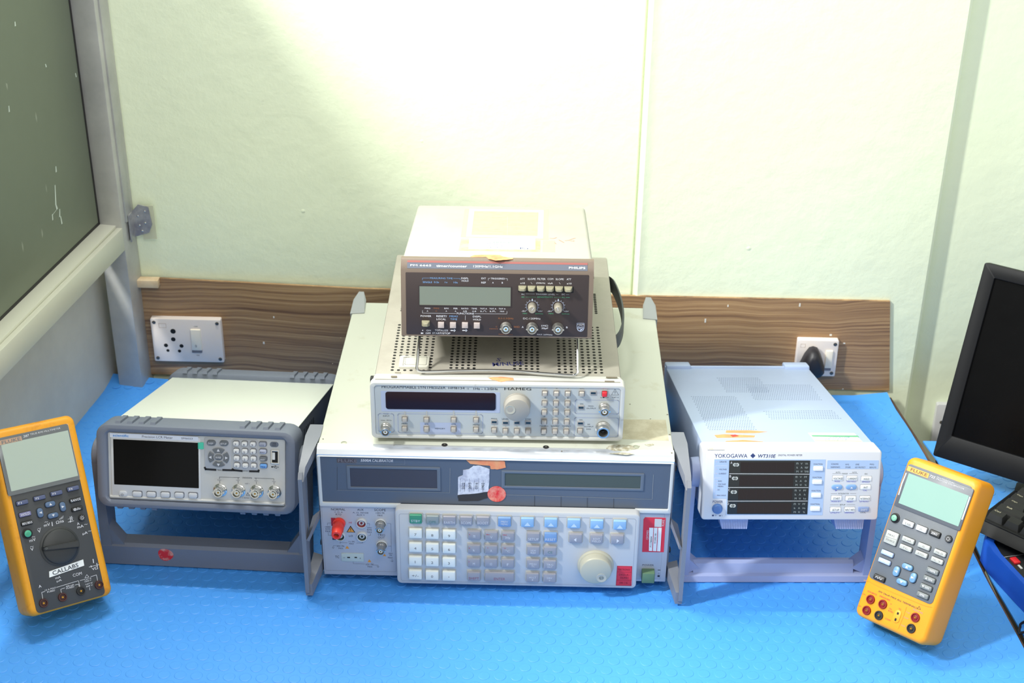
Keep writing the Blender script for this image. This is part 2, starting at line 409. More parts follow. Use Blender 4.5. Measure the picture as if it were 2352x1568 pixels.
bm = bmesh.new(); part_box(bm, 0.045, 1.9, -0.038, -0.0095, 0.236, 0.275, 0.0004); part_box(bm, 0.045, 1.9, -0.0085, 0.0, 0.236, 0.2715, 0.0006); part_box(bm, 0.045, 1.9, -0.010, -0.008, 0.240, 0.268); struct('sill_rail', bm, ALU2, win)
bm = bmesh.new(); part_box(bm, 0.0, 1.9, -0.038, 0.0, 0.89, 0.93, 0.0012); struct('head_rail', bm, ALU, win)
bm = bmesh.new(); part_box(bm, 0.045, 1.9, -0.040, -0.034, 0.275, 0.2795); part_box(bm, 0.045, 0.0495, -0.040, -0.034, 0.275, 0.89); struct('glazing_gasket', bm, mat('black_rubber', (28, 26, 28), 0.6), win)
def glass_mat():
    m = mat('dark_frosted_glass', (98, 106, 90), 0.35, spec=0.5); nt = m.node_tree; b = nt.nodes['Principled BSDF']; L = nt.links.new
    tc = nt.nodes.new('ShaderNodeTexCoord'); mp = nt.nodes.new('ShaderNodeMapping'); mp.inputs['Scale'].default_value = (40, 40, 11)
    vo = nt.nodes.new('ShaderNodeTexVoronoi'); vo.inputs['Scale'].default_value = 1.0
    mr = nt.nodes.new('ShaderNodeMapRange'); mr.inputs[1].default_value = 0.05; mr.inputs[2].default_value = 0.10; mr.inputs[3].default_value = 0.45; mr.inputs[4].default_value = 0.0
    nz = nt.nodes.new('ShaderNodeTexNoise'); nz.inputs['Scale'].default_value = 3.0
    gt = nt.nodes.new('ShaderNodeMath'); gt.operation = 'GREATER_THAN'; gt.inputs[1].default_value = 0.52
    mu = nt.nodes.new('ShaderNodeMath'); mu.operation = 'MULTIPLY'
    mx = nt.nodes.new('ShaderNodeMixRGB'); mx.inputs[1].default_value = (lin(98), lin(106), lin(90), 1); mx.inputs[2].default_value = (lin(170), lin(175), lin(160), 1)
    L(tc.outputs['Object'], mp.inputs[0]); L(mp.outputs[0], vo.inputs['Vector']); L(vo.outputs['Distance'], mr.inputs[0]); L(tc.outputs['Object'], nz.inputs['Vector'])
    L(nz.outputs[0], gt.inputs[0]); L(gt.outputs[0], mu.inputs[0]); L(mr.outputs[0], mu.inputs[1]); L(mu.outputs[0], mx.inputs[0]); L(mx.outputs[0], b.inputs['Base Color'])
    return m
bm = bmesh.new(); part_box(bm, 0.047, 1.9, -0.0385, -0.0345, 0.277, 0.891)
glass = struct('glass_pane', bm, glass_mat(), win, smooth=False)
# paint smears dried on the pane
bm = bmesh.new()
for (a, b, w) in ([(126, 425), (128, 470), .0016], [(128, 470), (131, 480), .0022], [(131, 480), (120, 494), .0016], [(120, 492), (121, 505), .0014], [(137, 480), (137, 498), .0015], [(139, 497), (142, 514), .0016],
                  [(128, 382), (129, 395), .0016], [(34, 50), (35, 60), .0016], [(20, 243), (21, 257), .0014], [(104, 147), (106, 154), .0014], [(173, 168), (175, 177), .0013]):
    q = []
    for X, Y in (a, b):
        d = ray(X, Y); o = P0+PN*(-0.0344); t = (o-EYE).dot(PN)/d.dot(PN); q.append(EYE+d*t)
    s = PU*w
    lo, hi = q[1], q[0]
    loft(bm, [[lo-s, lo+s, hi+s*.6, hi-s*.6], [x+PN*0.0003 for x in (lo-s, lo+s, hi+s*.6, hi-s*.6)]])
struct('paint_smear', bm, mat('dried_paint', (190, 200, 190), 0.6), win, smooth=False)
bm = bmesh.new(); part_box(bm, 0.0, 1.9, -0.075, -0.055, -0.75, 0.245); struct('wall_left', bm, LAM, smooth=False)

# wooden board fixed to the wall behind the desk
bd = bpy.data.objects.new('wooden_board', None); COL.objects.link(bd); bd['label'] = 'long brown wood-grain board fixed along the wall behind the instruments'; bd['category'] = 'board'
bd.location = (0, 0.5105, 0.0)
bm = bmesh.new()
prism(bm, [(-0.588, 0.1600), (-0.5335, 0.1605), (-0.530, 0.1725), (-0.2214, 0.1622), (0.2203, 0.1597), (0.5786, 0.1600), (0.598, 0.0045), (-0.610, 0.0045)], 'y', 0.0, 0.0043)
mk('board', bm, M_WOOD, bd, smooth=False)
for X, Y, w, h in ((1620, 736, .0022, .0065), (1837, 700, .0022, .0055), (1908, 769, .0035, .003), (629, 728, .002, .003), (606, 787, .0025, .004), (1672, 702, .0018, .0035), (1936, 893, .002, .002), (1939, 788, .003, .002)):
    d = ray(X, Y); t = (0.5105-EYE.y)/d.y; p = EYE+d*t
    bm = bmesh.new(); box(bm, p.x-w/2, p.x+w/2, -0.0004, 0.0002, p.z-h/2, p.z+h/2); mk('chip_mark', bm, mat('chipped_plaster', (225, 222, 210), 0.7), bd, smooth=False)
bm = bmesh.new(); box(bm, -0.5640, -0.5300, 0.4995, 0.5145, 0.1610, 0.1735, 0.001)
o = mk('wooden_block', bm, stained('raw_wood', (222, 200, 165), (205, 178, 140), 0.7, 30, .4, .6), None); o['label'] = 'small pale wood offcut on the board corner below the metal post'; o['category'] = 'wood block'

# bracket joining the post to the wall
T = Thing('corner_bracket', 'small galvanised angle bracket with rivets on the wall beside the aluminium post', 'bracket', (-0.545, 0.511, 0.268))
bm = bmesh.new(); prism(bm, [(-0.013, -0.026), (0.008, -0.019), (0.014, -0.006), (0.011, 0.022), (-0.004, 0.026), (-0.013, 0.016)], 'y', -0.002, 0.0); box(bm, -0.015, -0.013, -0.022, 0.0, -0.026, 0.016)
T.part('bracket_plate', bm, stained('galvanised', (188, 188, 190), (150, 150, 160), 0.3, 40, .4, .6, metal=0.6))
P = Plane(T, y=-0.002)
for a, b in ((0.005, 0.016), (-0.006, 0.008), (-0.005, -0.007), (0.004, -0.003), (-0.002, -0.016)): P.lathe('rivet', a, b, [(0.0019, 0), (0.0016, 0.0011), (0.0006, 0.0016)], CHROME, seg=12)
bm = bmesh.new(); box(bm, -0.002, 0.018, -0.0003, 0.0014, -0.030, 0.024)
T.part('adhesive_tape', bm, mat('yellowed_tape', (215, 215, 190), 0.2, alpha=0.55))

# sockets
def socket(name, label, loc, w, h, rock, holes, logo):
    T = Thing(name, label, 'power socket', loc); T.root['category'] = 'power socket'
    P = Plane(T)
    P.slab('cover_plate', (0, h/2, w, h), -0.0105, 0.0, mat('ivory_plastic', (232, 222, 214), 0.4), 0.002, 0.001)
    for a in (-1, 1):
        for b in (-1, 1):
            if abs(a) and (logo or a > 0): P.lathe('screw', a*(w/2-0.0055), h/2+b*(h/2-0.006), [(0.0028, -.001), (0.0028, 0.0006), (0.002, 0.001)], DKSTEEL, seg=14)
    P.slab('rocker_switch', (rock[0], rock[1], rock[2], rock[3]), 0, 0.003, mat('cream_plastic', (240, 232, 215), 0.35), 0.001, 0.0008)
    bm = bmesh.new(); P.slab_bm(bm, rock[0]-0.0005, rock[1]-rock[3]/2-0.0022, rock[2], 0.0042, 0, 0.0022, 0.0005); T.part('switch_edge', bm, mat('grey_switch_edge', (120, 118, 125), 0.6))  # grey strip along the rocker's lower edge
    for x, z, r in holes: P.disc(x, z, r, HOLE)
    return T, P
T, P = socket('power_socket', 'ivory socket with six round holes and rocker switch, left end of board', (-0.4945, 0.5000, 0.034), 0.1085, 0.0745, (0.0145, 0.040, 0.0155, 0.036),
    [(-0.0205, 0.0535, 0.0042), (-0.0215, 0.0395, 0.0036), (-0.034, 0.0285, 0.0032), (-0.0098, 0.0280, 0.0032), (-0.0318, 0.0195, 0.0024), (-0.0138, 0.0190, 0.0026)], True)
P.outline((-0.036, 0.063, 0.011, 0.007), mat('tan_ink', (190, 165, 145), .6), 0.0005, 0.0004); P.tm('OFF', 0.0155, 0.0625, 0.006, 0.002, INKD); P.tm('ON', 0.0145, 0.012, 0.004, 0.002, INKD)
P.tm('0', 0.0135, 0.030, 0.0025, 0.0045, INKD, n=0.0032); T.lettering()
T, P = socket('power_socket', 'ivory socket holding a black plug, right end of board', (0.4765, 0.5000, 0.0335), 0.0625, 0.0625, (0.0185, 0.031, 0.0105, 0.030), [], False)
P.outline((-0.023, 0.053, 0.007, 0.006), mat('tan_ink'), 0.0005, 0.0003); T.lettering()
T = Thing('power_plug', 'black round-shouldered mains plug pushed into the right-hand socket', 'plug', (0.4685, 0.4995, 0.0415))
P = Plane(T); bm = bmesh.new(); R = []
shape = [(0.0, 0.047), (-0.006, 0.045), (-0.0125, 0.034), (-0.018, 0.018), (-0.0185, 0.008), (-0.014, 0.001), (0.0, -0.002), (0.014, 0.001), (0.0195, 0.008), (0.0185, 0.018), (0.0125, 0.034), (0.006, 0.045)]
for k, n in ((0.92, 0), (1.0, 0.004), (0.95, 0.018), (0.8, 0.026), (0.55, 0.029)): R.append([P.w(x*k, 0.02+(z-0.02)*k, n) for x, z in shape])
loft(bm, R); T.part('plug_body', bm, mat('black_plastic', (32, 32, 38), 0.45), ang=60)
bm = bmesh.new(); tube(bm, smooth_path([(0.0015, -0.014, 0.004), (0.003, -0.018, -0.012), (0.0, -0.012, -0.026), (-0.01, -0.006, -0.0395), (-0.05, -0.012, -0.0405)]), 0.0035); T.part('power_cable', bm, mat('black_plastic'))
T = Thing('wall_socket', 'pale grey wall socket half hidden behind the monitor', 'power socket', (0.706, WY+0.0199, -0.105))
P = Plane(T); P.slab('cover_plate', (0, 0.035, 0.05, 0.085), 0, 0.009, mat('pale_plastic', (205, 205, 205), 0.45), 0.003, 0.001)
P.lathe('screw', -0.014, 0.045, [(0.003, 0.008), (0.003, 0.0098)], DKSTEEL, seg=12)

# desks
DESK = wood_mat('desk_wood', (60, 42, 36), (84, 58, 46), (104, 76, 58))
def desk(label, poly, legs):
    e = bpy.data.objects.new('desk', None); COL.objects.link(e); e['label'] = label; e['category'] = 'desk'; c = Vector((sum(p[0] for p in poly)/len(poly), sum(p[1] for p in poly)/len(poly), -0.75)); e.location = c
    bm = bmesh.new(); prism(bm, [(x-c.x, y-c.y) for x, y in poly], 'z', 0.75-0.028, 0.75-0.003); mk('desktop', bm, DESK, e, smooth=False)
    for x, y in legs:
        bm = bmesh.new(); box(bm, x-c.x-.02, x-c.x+.02, y-c.y-.02, y-c.y+.02, 0, 0.722, 0.002); mk('leg', bm, mat('black_rubber'), e)
desk('brown wooden desk under the wide blue mat, carrying the measuring instruments', [(-0.738, -0.50), (0.646, -0.50), (0.6425, -0.0866), (0.6325, 0.0359), (0.622, 0.30), (0.6185, 0.36), (0.600, 0.5025), (-0.613, 0.5025)], [(-0.66, -0.42), (0.6, -0.42), (-0.56, 0.45), (0.55, 0.45)])
desk('second desk at the right carrying the monitor and keyboard', [(0.660, -0.50), (1.7, -0.50), (1.7, 0.36), (0.640, 0.36)], [(0.70, -0.42), (1.6, -0.42), (0.70, 0.31), (1.6, 0.31)])
def mat_blue():
    m = mat('blue_rubber', (72, 154, 238), 0.40, spec=0.55, bump=0.1, bscale=1500)
    return m
MB_ = mat_blue()
def desk_mat(label, left, right, y0, y1, zf, ang):
    def X(c, y):
        for (x0, ya), (x1, yb) in zip(c, c[1:]):
            if y <= yb: return x0+(x1-x0)*(y-ya)/(yb-ya)
        return c[-1][0]
    bm = bmesh.new(); nx, ny = 24, 40; g = []
    for j in range(ny+1):
        y = y0+(y1-y0)*(j/ny)**0.8; r = []
        for i in range(nx+1):
            a, b = X(left, y), X(right, y); x = a+(b-a)*i/nx; r.append(Vector((x, y, zf(x, y))))
        g.append(r)
    top = [[bm.verts.new(p) for p in r] for r in g]; bot = [[bm.verts.new(p-Vector((0, 0, 0.0025))) for p in r] for r in g]
    for j in range(ny):
        for i in range(nx):
            bm.faces.new((top[j][i], top[j][i+1], top[j+1][i+1], top[j+1][i])); bm.faces.new((bot[j][i], bot[j+1][i], bot[j+1][i+1], bot[j][i+1]))
    for j in range(ny):
        bm.faces.new((top[j][0], top[j+1][0], bot[j+1][0], bot[j][0])); bm.faces.new((top[j+1][nx], top[j][nx], bot[j][nx], bot[j+1][nx]))
    for i in range(nx):
        bm.faces.new((top[0][i+1], top[0][i], bot[0][i], bot[0][i+1])); bm.faces.new((top[ny][i], top[ny][i+1], bot[ny][i+1], bot[ny][i]))
    ca, sa = math.cos(ang), math.sin(ang); d = 0.0190; cx = (X(left, y0)+X(right, y0))/2
    n = int(1.2/d)
    for b in range(-n, n):
        for a in range(-n-10, n+10):
            x = (a+(b % 2)*0.5)*d; y = b*d*0.88; x, y = cx+x*ca-y*sa, y*ca+x*sa
            if y < y0+.01 or y > y1-.009 or x < X(left, y)+.009 or x > X(right, y)-.009: continue
            if y < -0.26: continue
            z = zf(x, y)
            R = [[(x+r*math.cos(2*math.pi*k/16), y+r*math.sin(2*math.pi*k/16), z+h) for k in range(16)] for r, h in ((0.0073, -0.0002), (0.0070, 0.00035), (0.0064, 0.00055))]
            loft(bm, R, False, True)
    o = mk('desk_mat', bm, MB_, None, ang=16); o['label'] = label; o['category'] = 'mat'
    return o
def zf1(x, y):
    k = max(0, (y-0.45)/0.05); c = 0.010*max(0, (-0.50-x)/0.12)**1.5 + 0.007*max(0, (x-0.53)/0.06)**1.5
    return c*min(k, 1.0)**2
desk_mat('wide blue studded rubber mat covering the desk under all the instruments', [(-0.685, -0.50), (-0.6623, 0.0988), (-0.6436, 0.3743), (-0.618, 0.501)], [(0.6388, -0.50), (0.6388, -0.0866), (0.6287, 0.0359), (0.6156, 0.3211), (0.6062, 0.4107), (0.592, 0.501)], -0.50, 0.5005, zf1, -0.012)
desk_mat('blue studded rubber mat on the right-hand desk beneath monitor and keyboard', [(0.6470, -0.50), (0.6465, -0.0768), (0.6345, 0.0423), (0.6335, 0.125), (0.6305, 0.3158), (0.6205, 0.372)], [(1.5, -0.50), (1.5, 0.372)], -0.50, 0.372, lambda x, y: 0.0, -0.55)

# ================================================================ calibrator (bottom of the stack)
CREAM = stained('cream_enamel', (196, 199, 186), (180, 178, 158), 0.36, 26, 0.60, 0.78); OFFW = mat('offwhite_plastic', (208, 210, 208), 0.4, bump=0.05)
BG = mat('blue_grey_panel', (86, 95, 110), 0.45); HG = mat('grey_handle', (122, 126, 136), 0.45, bump=0.1)
T = Thing('bench_instrument', 'large cream calibrator with grey side handles and keypad, lowest of the central stack', 'test instrument', (0, 0, 0), 0.004)
cw, cz, ch, cdp = 0.2151, 0.0121, 0.1991, 0.3937
T.measure([(727.5, 1033), (1550, 1050), (1522.5, 1338), (747, 1321)], [(-cw, 0, ch), (cw, 0, ch), (cw, 0, cz), (-cw, 0, cz)])
bm = bmesh.new(); box(bm, -cw, cw, 0.014, cdp, ch-0.012, ch, 0.002); T.part('top_cover', bm, CREAM)
bm = bmesh.new(); box(bm, -cw+0.0006, cw-0.0006, 0.012, cdp-0.001, cz, ch-0.011, 0.0015); T.part('case', bm, mat('slate_side', (88, 94, 106), 0.5))
for x in (-0.18, 0.18):
    for y in (0.05, 0.34):
        bm = bmesh.new(); Plane(T); g = [[(x+r*math.cos(a*math.pi/8), y+r*math.sin(a*math.pi/8), z) for a in range(16)] for r, z in ((0.011, 0.0006), (0.013, cz+.001))]; loft(bm, g); T.part('foot', bm, mat('black_rubber'))
P = Plane(T); V = P.on()
# polished extrusion along the top front edge
bm = bmesh.new(); prism(bm, [(0.0, ch-0.009), (0.0, ch-0.0065), (0.0035, ch-0.002), (0.009, ch+0.0002), (0.015, ch+0.0003), (0.015, ch-0.009)], 'x', -cw, cw)
T.part('top_trim', bm, mat('polished_aluminium', (222, 226, 232), 0.22, 0.7))
dp = V.q4([(737, 1046), (1539.6, 1067), (1532.6, 1171.5), (742, 1151.6)])
full = (0, (ch-0.008+cz)/2, 2*cw, ch-0.008-cz)
bm = bmesh.new(); box(bm, -cw, cw, 0.0015, 0.013, cz, ch-0.008, 0.001); T.part('front_plate', bm, mat('lilac_grey_panel', (184, 188, 198), 0.45))
divz = dp[1]-dp[3]/2
P.frame('display_bezel', (0, (ch-0.008+divz-0.006)/2, 2*cw, ch-0.008-divz+0.006), dp, -0.002, 0.0015, OFFW, 0.002, 0.001, 0.0008)
pane = P.slab('display_panel', (dp[0], dp[1], dp[2]+.001, dp[3]+.001), -0.002, -0.0004, BG, 0.001)
C0 = P.on(680, 980, 4.02); C1 = P.on(1120, 980, 3.733)
LL = C0.c4(905, 478, 800, 172); LR = C1.c4(727, 465, 1160, 108)
P.frame('display_window_rim', (LL[0], LL[1], LL[2]+.008, LL[3]+.007), LL, -0.0006, 0.0006, mat('rim_grey', (100, 108, 120), .4), 0.001, .0005, .0003)
P.slab('output_display', LL, -0.0006, -0.0001, mat('dark_lcd', (70, 68, 76), 0.2, spec=.3), 0.0005)
P.frame('display_window_rim', (LR[0], LR[1], LR[2]+.008, LR[3]+.007), LR, -0.0006, 0.0006, mat('rim_grey'), 0.001, .0005, .0003)
P.slab('control_display', LR, -0.0006, -0.0001, mat('green_black_lcd', (78, 84, 76), 0.2, spec=.3), 0.0005)
LN = mat('pale_line', (150, 152, 150), 0.5); LD = mat('dark_line', (55, 58, 66), 0.6)
C0.line([(385, 590), (1420, 613), (1425, 385)], LN, .0003, n=0.0)
C0.line([(385, 375), (385, 590)], LD, .0003, n=0.0)
C1.line([(150, 586), (1405, 625), (1418, 412)], LN, .0004, n=0.0)
for u, v in ((401, 596), (627, 603), (851, 611), (1076, 618)): C1.line([(u, v), (u-3, v+88)], LD, .0005, n=0.0)
C0.outline(C0.c4(694, 320, 628, 44), LN, .0002, .0002, n=0.0)
C0.rect(470, 318, 180, 38, mat('worn_badge', (80, 72, 76), 0.5), n=0.0)
C0.text('FLUKE', 392, 300, 570, 330, mat('faded_ink', (120, 116, 122), .6), n=0.0002, bold=0.01)
C0.text('5500A', 600, 300, 697, 324, INKW, bold=0.02, shear=0.2); C0.text('CALIBRATOR', 707, 302, 900, 327, INKW, shear=0.2)
# torn label, tape and round marker on the display panel
def blob(P, pts, name, m, n0, n1, jit=0.0, **k):
    q = [P.p(*x) for x in pts]; out = []
    for a, b in zip(q, q[1:]+q[:1]):
        for t in (0, .34, .67): out.append((a[0]+(b[0]-a[0])*t+random.uniform(-jit, jit), a[1]+(b[1]-a[1])*t+random.uniform(-jit, jit)))
    return P.poly(name, out, n0, n1, m, smooth=False, **k)
blob(C0, [(1545, 400), (1600, 395), (1640, 365), (1700, 362), (1790, 392), (1785, 480), (1778, 600), (1640, 622), (1492, 632), (1500, 470), (1540, 450)], 'torn_label', stained('torn_paper', (215, 218, 228), (175, 178, 195), 0.7, 90, 0.45, 0.62), -0.0005, 0.0001, 0.0004)
blob(C0, [(1492, 634), (1640, 612), (1775, 600), (1770, 660), (1680, 690), (1500, 690)], 'adhesive_residue', mat('dark_residue', (50, 50, 54), 0.7), -0.0005, 0.00005, 0.0004)
for i in range(6): C0.line([(1520+i*42, 480+(i % 2)*18), (1516+i*42, 600)], INKB, .00022, n=0.0002)
for i, s in enumerate(('5522', '2015', '0316', '1902')): C0.tc(s, 1546+i*60, 548, 70, 22, INKD, n=.0003, rot=math.pi/2)
blob(C0, [(1575, 308), (1700, 312), (1850, 305), (1930, 320), (1940, 375), (1860, 395), (1800, 390), (1790, 360), (1610, 342)], 'orange_tape', ORANGE, -0.0005, 0.0003, 0.0004)
q = C1.c4(77, 580, 144, 120); P.lathe('round_sticker', q[0], q[1], [(q[3]/2+.001, -0.0005), (q[3]/2+.001, 0.0003)], REDROUND, seg=30)
# terminal block, left
C2 = P.on(730, 1140, 5.88)
def C2t(*a, **k): C2.text(*a, n=-0.0013, **k)
INKP = mat('plum_ink', (92, 94, 112), .6)
for s, a in (('NORMAL', (188, 175, 378, 205)), ('V, Ω, A', (230, 217, 345, 238)), ('RTD', (250, 248, 327, 270)), ('AUX', (540, 180, 625, 208)), ('A, Ω, SENSE', (478, 225, 690, 247)), ('AUX V', (532, 255, 640, 277)),
             ('SCOPE', (768, 182, 922, 213)), ('100V PK', (790, 228, 910, 250)), ('MAX', (812, 260, 880, 282)), ('1000V', (108, 417, 182, 438)), ('RMS', (115, 445, 180, 466)), ('MAX', (112, 475, 182, 497)),
             ('20V', (672, 428, 735, 447)), ('RMS', (672, 457, 735, 477)), ('MAX', (672, 487, 737, 508)), ('1V PK', (425, 617, 510, 635)), ('MAX', (432, 643, 495, 663)), ('20V PK', (262, 675, 372, 697)), ('MAX', (290, 705, 355, 725)),
             ('10V PK', (655, 920, 765, 943)), ('MAX', (680, 950, 745, 972)), ('TRIG', (815, 523, 915, 548)), ('OUT', (818, 557, 910, 583)), ('20V', (960, 775, 1015, 793)), ('PK', (975, 800, 1010, 818)), ('MAX', (950, 830, 1015, 850)), ('TC', (245, 815, 298, 845)), ('LO', (430, 537, 482, 560))):
    C2t(s, *a, INKP if s not in ('NORMAL', 'TC', 'LO', 'SCOPE', 'AUX') else INKD)
C2t('HI', 427, 357, 465, 380, INKR)
for pts in ([(140, 405), (140, 375), (190, 372)], [(150, 505), (152, 540), (200, 542)], [(670, 378), (705, 382), (705, 410)], [(690, 545), (718, 540), (716, 515)], [(312, 600), (312, 655)], [(315, 640), (405, 640)], [(530, 645), (612, 645), (612, 615)],
            [(215, 700), (220, 680), (255, 680)], [(485, 892), (490, 922), (640, 925)], [(945, 378), (990, 382), (998, 760)], [(960, 685), (995, 685)], [(770, 940), (820, 942), (820, 960)], [(1005, 860), (1008, 890)], [(988, 880), (1008, 895), (1026, 880)], [(205, 700), (218, 718), (232, 700)], [(805, 955), (820, 970), (835, 955)]): C2.line(pts, INKP, .0003, n=-0.0013)
C2.outline(C2.c4(568, 575, 960, 905), mat('panel_groove', (150, 156, 170), .6), .002, .0003, n=-0.0013)
C2.rect(218, 358, 58, 108, mat('dark_red_patch', (165, 35, 55), .5), n=-0.0012); C2.rect(232, 548, 54, 105, mat('navy_patch', (35, 42, 66), .5), n=-0.0012)
C2.tri(452, 455, 118, 90, INKB, n=-0.0013); C2.tri(452, 460, 90, 66, YEL, n=-0.0011); C2.text('!', 446, 440, 456, 482, INKB, n=-.0009)
for u, v, w in ((406, 700, 54), (704, 882, 52), (906, 803, 46)): C2.tri(u, v, w, w*.72, YEL, n=-0.0013)
def c2(u, v): return C2.p(u, v)
o = P.lathe('binding_post', *c2(296, 372), [(0.0081, -0.0011), (0.0079, 0.0014), (0.0065, 0.0018), (0.0065, 0.0058), (0.0072, 0.0072), (0.0069, 0.0158), (0.0061, 0.0245), (0.0055, 0.0256), (0.0032, 0.0256), (0.0029, 0.0202)], mat('red_binding_post', (232, 62, 48), 0.35), label='red screw-down binding post')
P.lathe('post_socket', *c2(296, 372), [(0.0030, 0.0144), (0.0030, 0.0216), (0.0023, 0.0223), (0.0016, 0.0187)], STEEL, o, seg=18)
bm = bmesh.new()
pp = c2(296, 372)
for i in range(16):
    a = 2*math.pi*i/16; bx = [P.w(pp[0]+(0.00705+dr)*math.cos(a+da), pp[1]+(0.00705+dr)*math.sin(a+da), n) for dr, da in ((0, -.07), (.0003, -.03), (.0003, .03), (0, .07)) for n in (0.0085, 0.015)]
    hull(bm, bx)
T.part('grip_ribs', bm, mat('red_binding_post'), o)
RW = mat('white_ring', (205, 208, 208), .45)
for (u, v, m) in ((310, 545, mat('green_black_jack', (40, 52, 48), .5)), (597, 370, mat('deep_red_jack', (120, 30, 38), .5)), (605, 550, mat('green_black_jack'))):
    q = c2(u, v); o = P.lathe('safety_jack', *q, [(0.00678, -0.0015), (0.00678, 0.0008), (0.00625, 0.0018), (0.00541, 0.0018), (0.00530, -0.0006)], RW)
    P.lathe('jack_liner', *q, [(0.00530, -0.0013), (0.00530, 0.0008), (0.00424, 0.0002), (0.00318, -0.0008), (0.00159, -.0008), (0.00148, 0.0004)], m, o)
for u, v in ((855, 380), (870, 668)):
    q = c2(u, v); o = P.lathe('connector_recess', *q, [(0.00731, -0.0015), (0.00731, 0.0004), (0.00678, 0.0010), (0.00636, 0.0010), (0.00625, -0.0012)], RW)
    P.lathe('recess_well', *q, [(0.00620, -0.0014), (0.00620, -0.0009)], DKSTEEL, o); bnc(P, *q, -0.0008, 0.0058, 0.0048, 0.0150, STEEL, INS, parent=o)
q = C2.c4(478, 835, 300, 110); tcb = P.slab('thermocouple_socket', q, -0.0015, -0.0006, mat('pale_green_block', (182, 195, 192), .5), .001, .0003)
for u, w in ((427, 38), (522, 32)): C2.rect(u, 832, w, 15, HOLE, n=-0.0004)
C2.rect(368, 835, 26, 4, INKP, n=-.0004); C2.tc('+', 583, 843, 18, 18, INKP, n=-.0004)
# keypad panel, standing proud
KN = 0.0125
kx0, kz1 = P.p(910, 1163.5); kx1, _ = P.p(1467, 1180); kz0 = P.p(1180, 1346, KN)[1]
kz0 = max(kz0, 0.004); kb = ((kx0+kx1)/2, (divz+kz0)/2, kx1-kx0, divz-kz0)
P.slab('keypad_panel', kb, -0.0015, KN, mat('pale_keypad', (192, 194, 196), 0.42, bump=0.05), 0.006, 0.0022)
KP = Plane(T, y=-KN); K2 = KP.on(730, 1140, 5.88); K3 = KP.on(1100, 1140, 5.113)
KP.outline((kb[0], kb[1]-.001, kb[2]-.010, kb[3]-.011), mat('panel_groove'), .003, .0003)
KW = mat('white_key', (232, 234, 226), .4); KG = mat('grey_key', (150, 150, 158), .42); KB = mat('blue_key', (140, 178, 214), .42); KB2 = mat('deep_blue_key', (118, 152, 196), .42); KGR = mat('green_key', (62, 142, 110), .42); RIMK = mat('key_surround', (178, 176, 168), .5)
def ckey(V, u, v, m, txt=None, ink=None, w=None, h=None, size=None, name='key', **k):
    sc = V.c[2]/5.88; w = (w or 165*sc); h = (h or 115*sc)
    p, q, a, b = V.c4(u, v, w, h)
    o = KP.slab('key_surround', (p, q+.0004, a+.0022, b+.0026), 0.0, 0.0007, RIMK, .0012, .0003)
    KP.slab(name, (p, q, a, b), 0.0004, 0.0042, m, .0012, .0010, parent=None, **k)
    if txt:
        L_ = txt.split('|'); n = len(L_); s = size or 0.0036
        if n > 1: s = 0.0027
        for i, t in enumerate(L_):
            ww = min(a*0.82, s*0.78*len(t) if len(t) > 1 else s*0.72)
            KP.tm(t, p, q-0.0006+(n-1)*s*0.62-i*s*1.3-(0.0015 if n == 1 and len(t) > 2 and m is not KW else 0), ww, s if t not in '.•' else .001, ink, n=0.00435)
ckey(K2, 1328, 292, KGR, 'STBY', INKW, label='green standby key'); ckey(K2, 1555, 305, mat('worn_grey_key', (140, 150, 150), .5), 'OPR', mat('teal_ink', (90, 130, 125), .6))
ckey(K2, 1780, 312, KG, 'EARTH', INKW, w=172); ckey(K2, 2005, 316, KG, 'SCOPE', INKW); ckey(K2, 2230, 318, KG, 'BOOST', INKW, w=172)
DG = [('7', 1325, 488), ('8', 1550, 498), ('9', 1775, 506), ('4', 1323, 673), ('5', 1550, 682), ('6', 1774, 690), ('1', 1322, 856), ('2', 1548, 864), ('3', 1771, 874), ('+/-', 1322, 1040), ('0', 1546, 1050), ('•', 1770, 1057)]
for t, u, v in DG: ckey(K2, u, v, KW, t, mat('key_ink', (100, 100, 104), .6), w=170, h=118)
for t, u, v, s in (('m', 2112, 512, 'µ'), ('k', 2108, 697, 'n'), ('M', 2104, 880, 'p')):
    ckey(K2, u, v, KG, t, INKW, w=168); K2.tc(s, u-62, v-22, 14, 14, INKR, n=.0044)
ckey(K2, 2104, 1062, KG, 'SHIFT', mat('maroon_ink', (150, 100, 120), .6), w=170)
ckey(K3, 297, 287, KB2, 'PREV|MENU', INKW, w=150, h=104)
for u, v in ((565, 292), (838, 297), (1106, 306), (1374, 315), (1641, 322)):
    ckey(K3, u, v, KB, None, w=150, h=102); K3.tri(u, v+14, 74, 42, mat('pale_blue_ink', (190, 210, 228), .6), n=.0044)
for t, u, v, s in (('V', 143, 455, 'dBm'), ('Hz', 338, 461, 'sec'), ('A', 140, 612, 'W'), ('°C', 334, 616, '°F'), ('Ω', 137, 768, None), ('F', 332, 774, None)):
    ckey(K3, u, v, KG, t, INKW, w=146, h=102)
    if s: K3.tc(s, u-38, v-28, 16*len(s), 11, INKR, n=.0044)
ckey(K3, 235, 930, KG, 'ENTER', mat('maroon_ink'), w=338, h=106)
for t, u, v, m in (('SETUP', 633, 466, KG), ('RESET', 833, 470, KB2), ('NEW|REF', 630, 623, KG), ('CE', 825, 630, KG), ('MEAS|TC', 626, 780, KG), ('TRIG|OUT', 820, 788, KG), ('MULT|×', 618, 938, KG), ('DIV|÷', 815, 943, KG), ('EDIT|FIELD', 1367, 487, KG)):
    ckey(K3, u, v, m, t, INKW if t != 'CE' else mat('teal_ink'), w=146, h=104)
for u, v, d in ((1125, 480, 'l'), (1608, 493, 'r')):
    ckey(K3, u, v, KG, None, w=150, h=106); K3.tri(u-8 if d == 'l' else u+8, v+8, 30, 44, INKW, d, n=.0044)
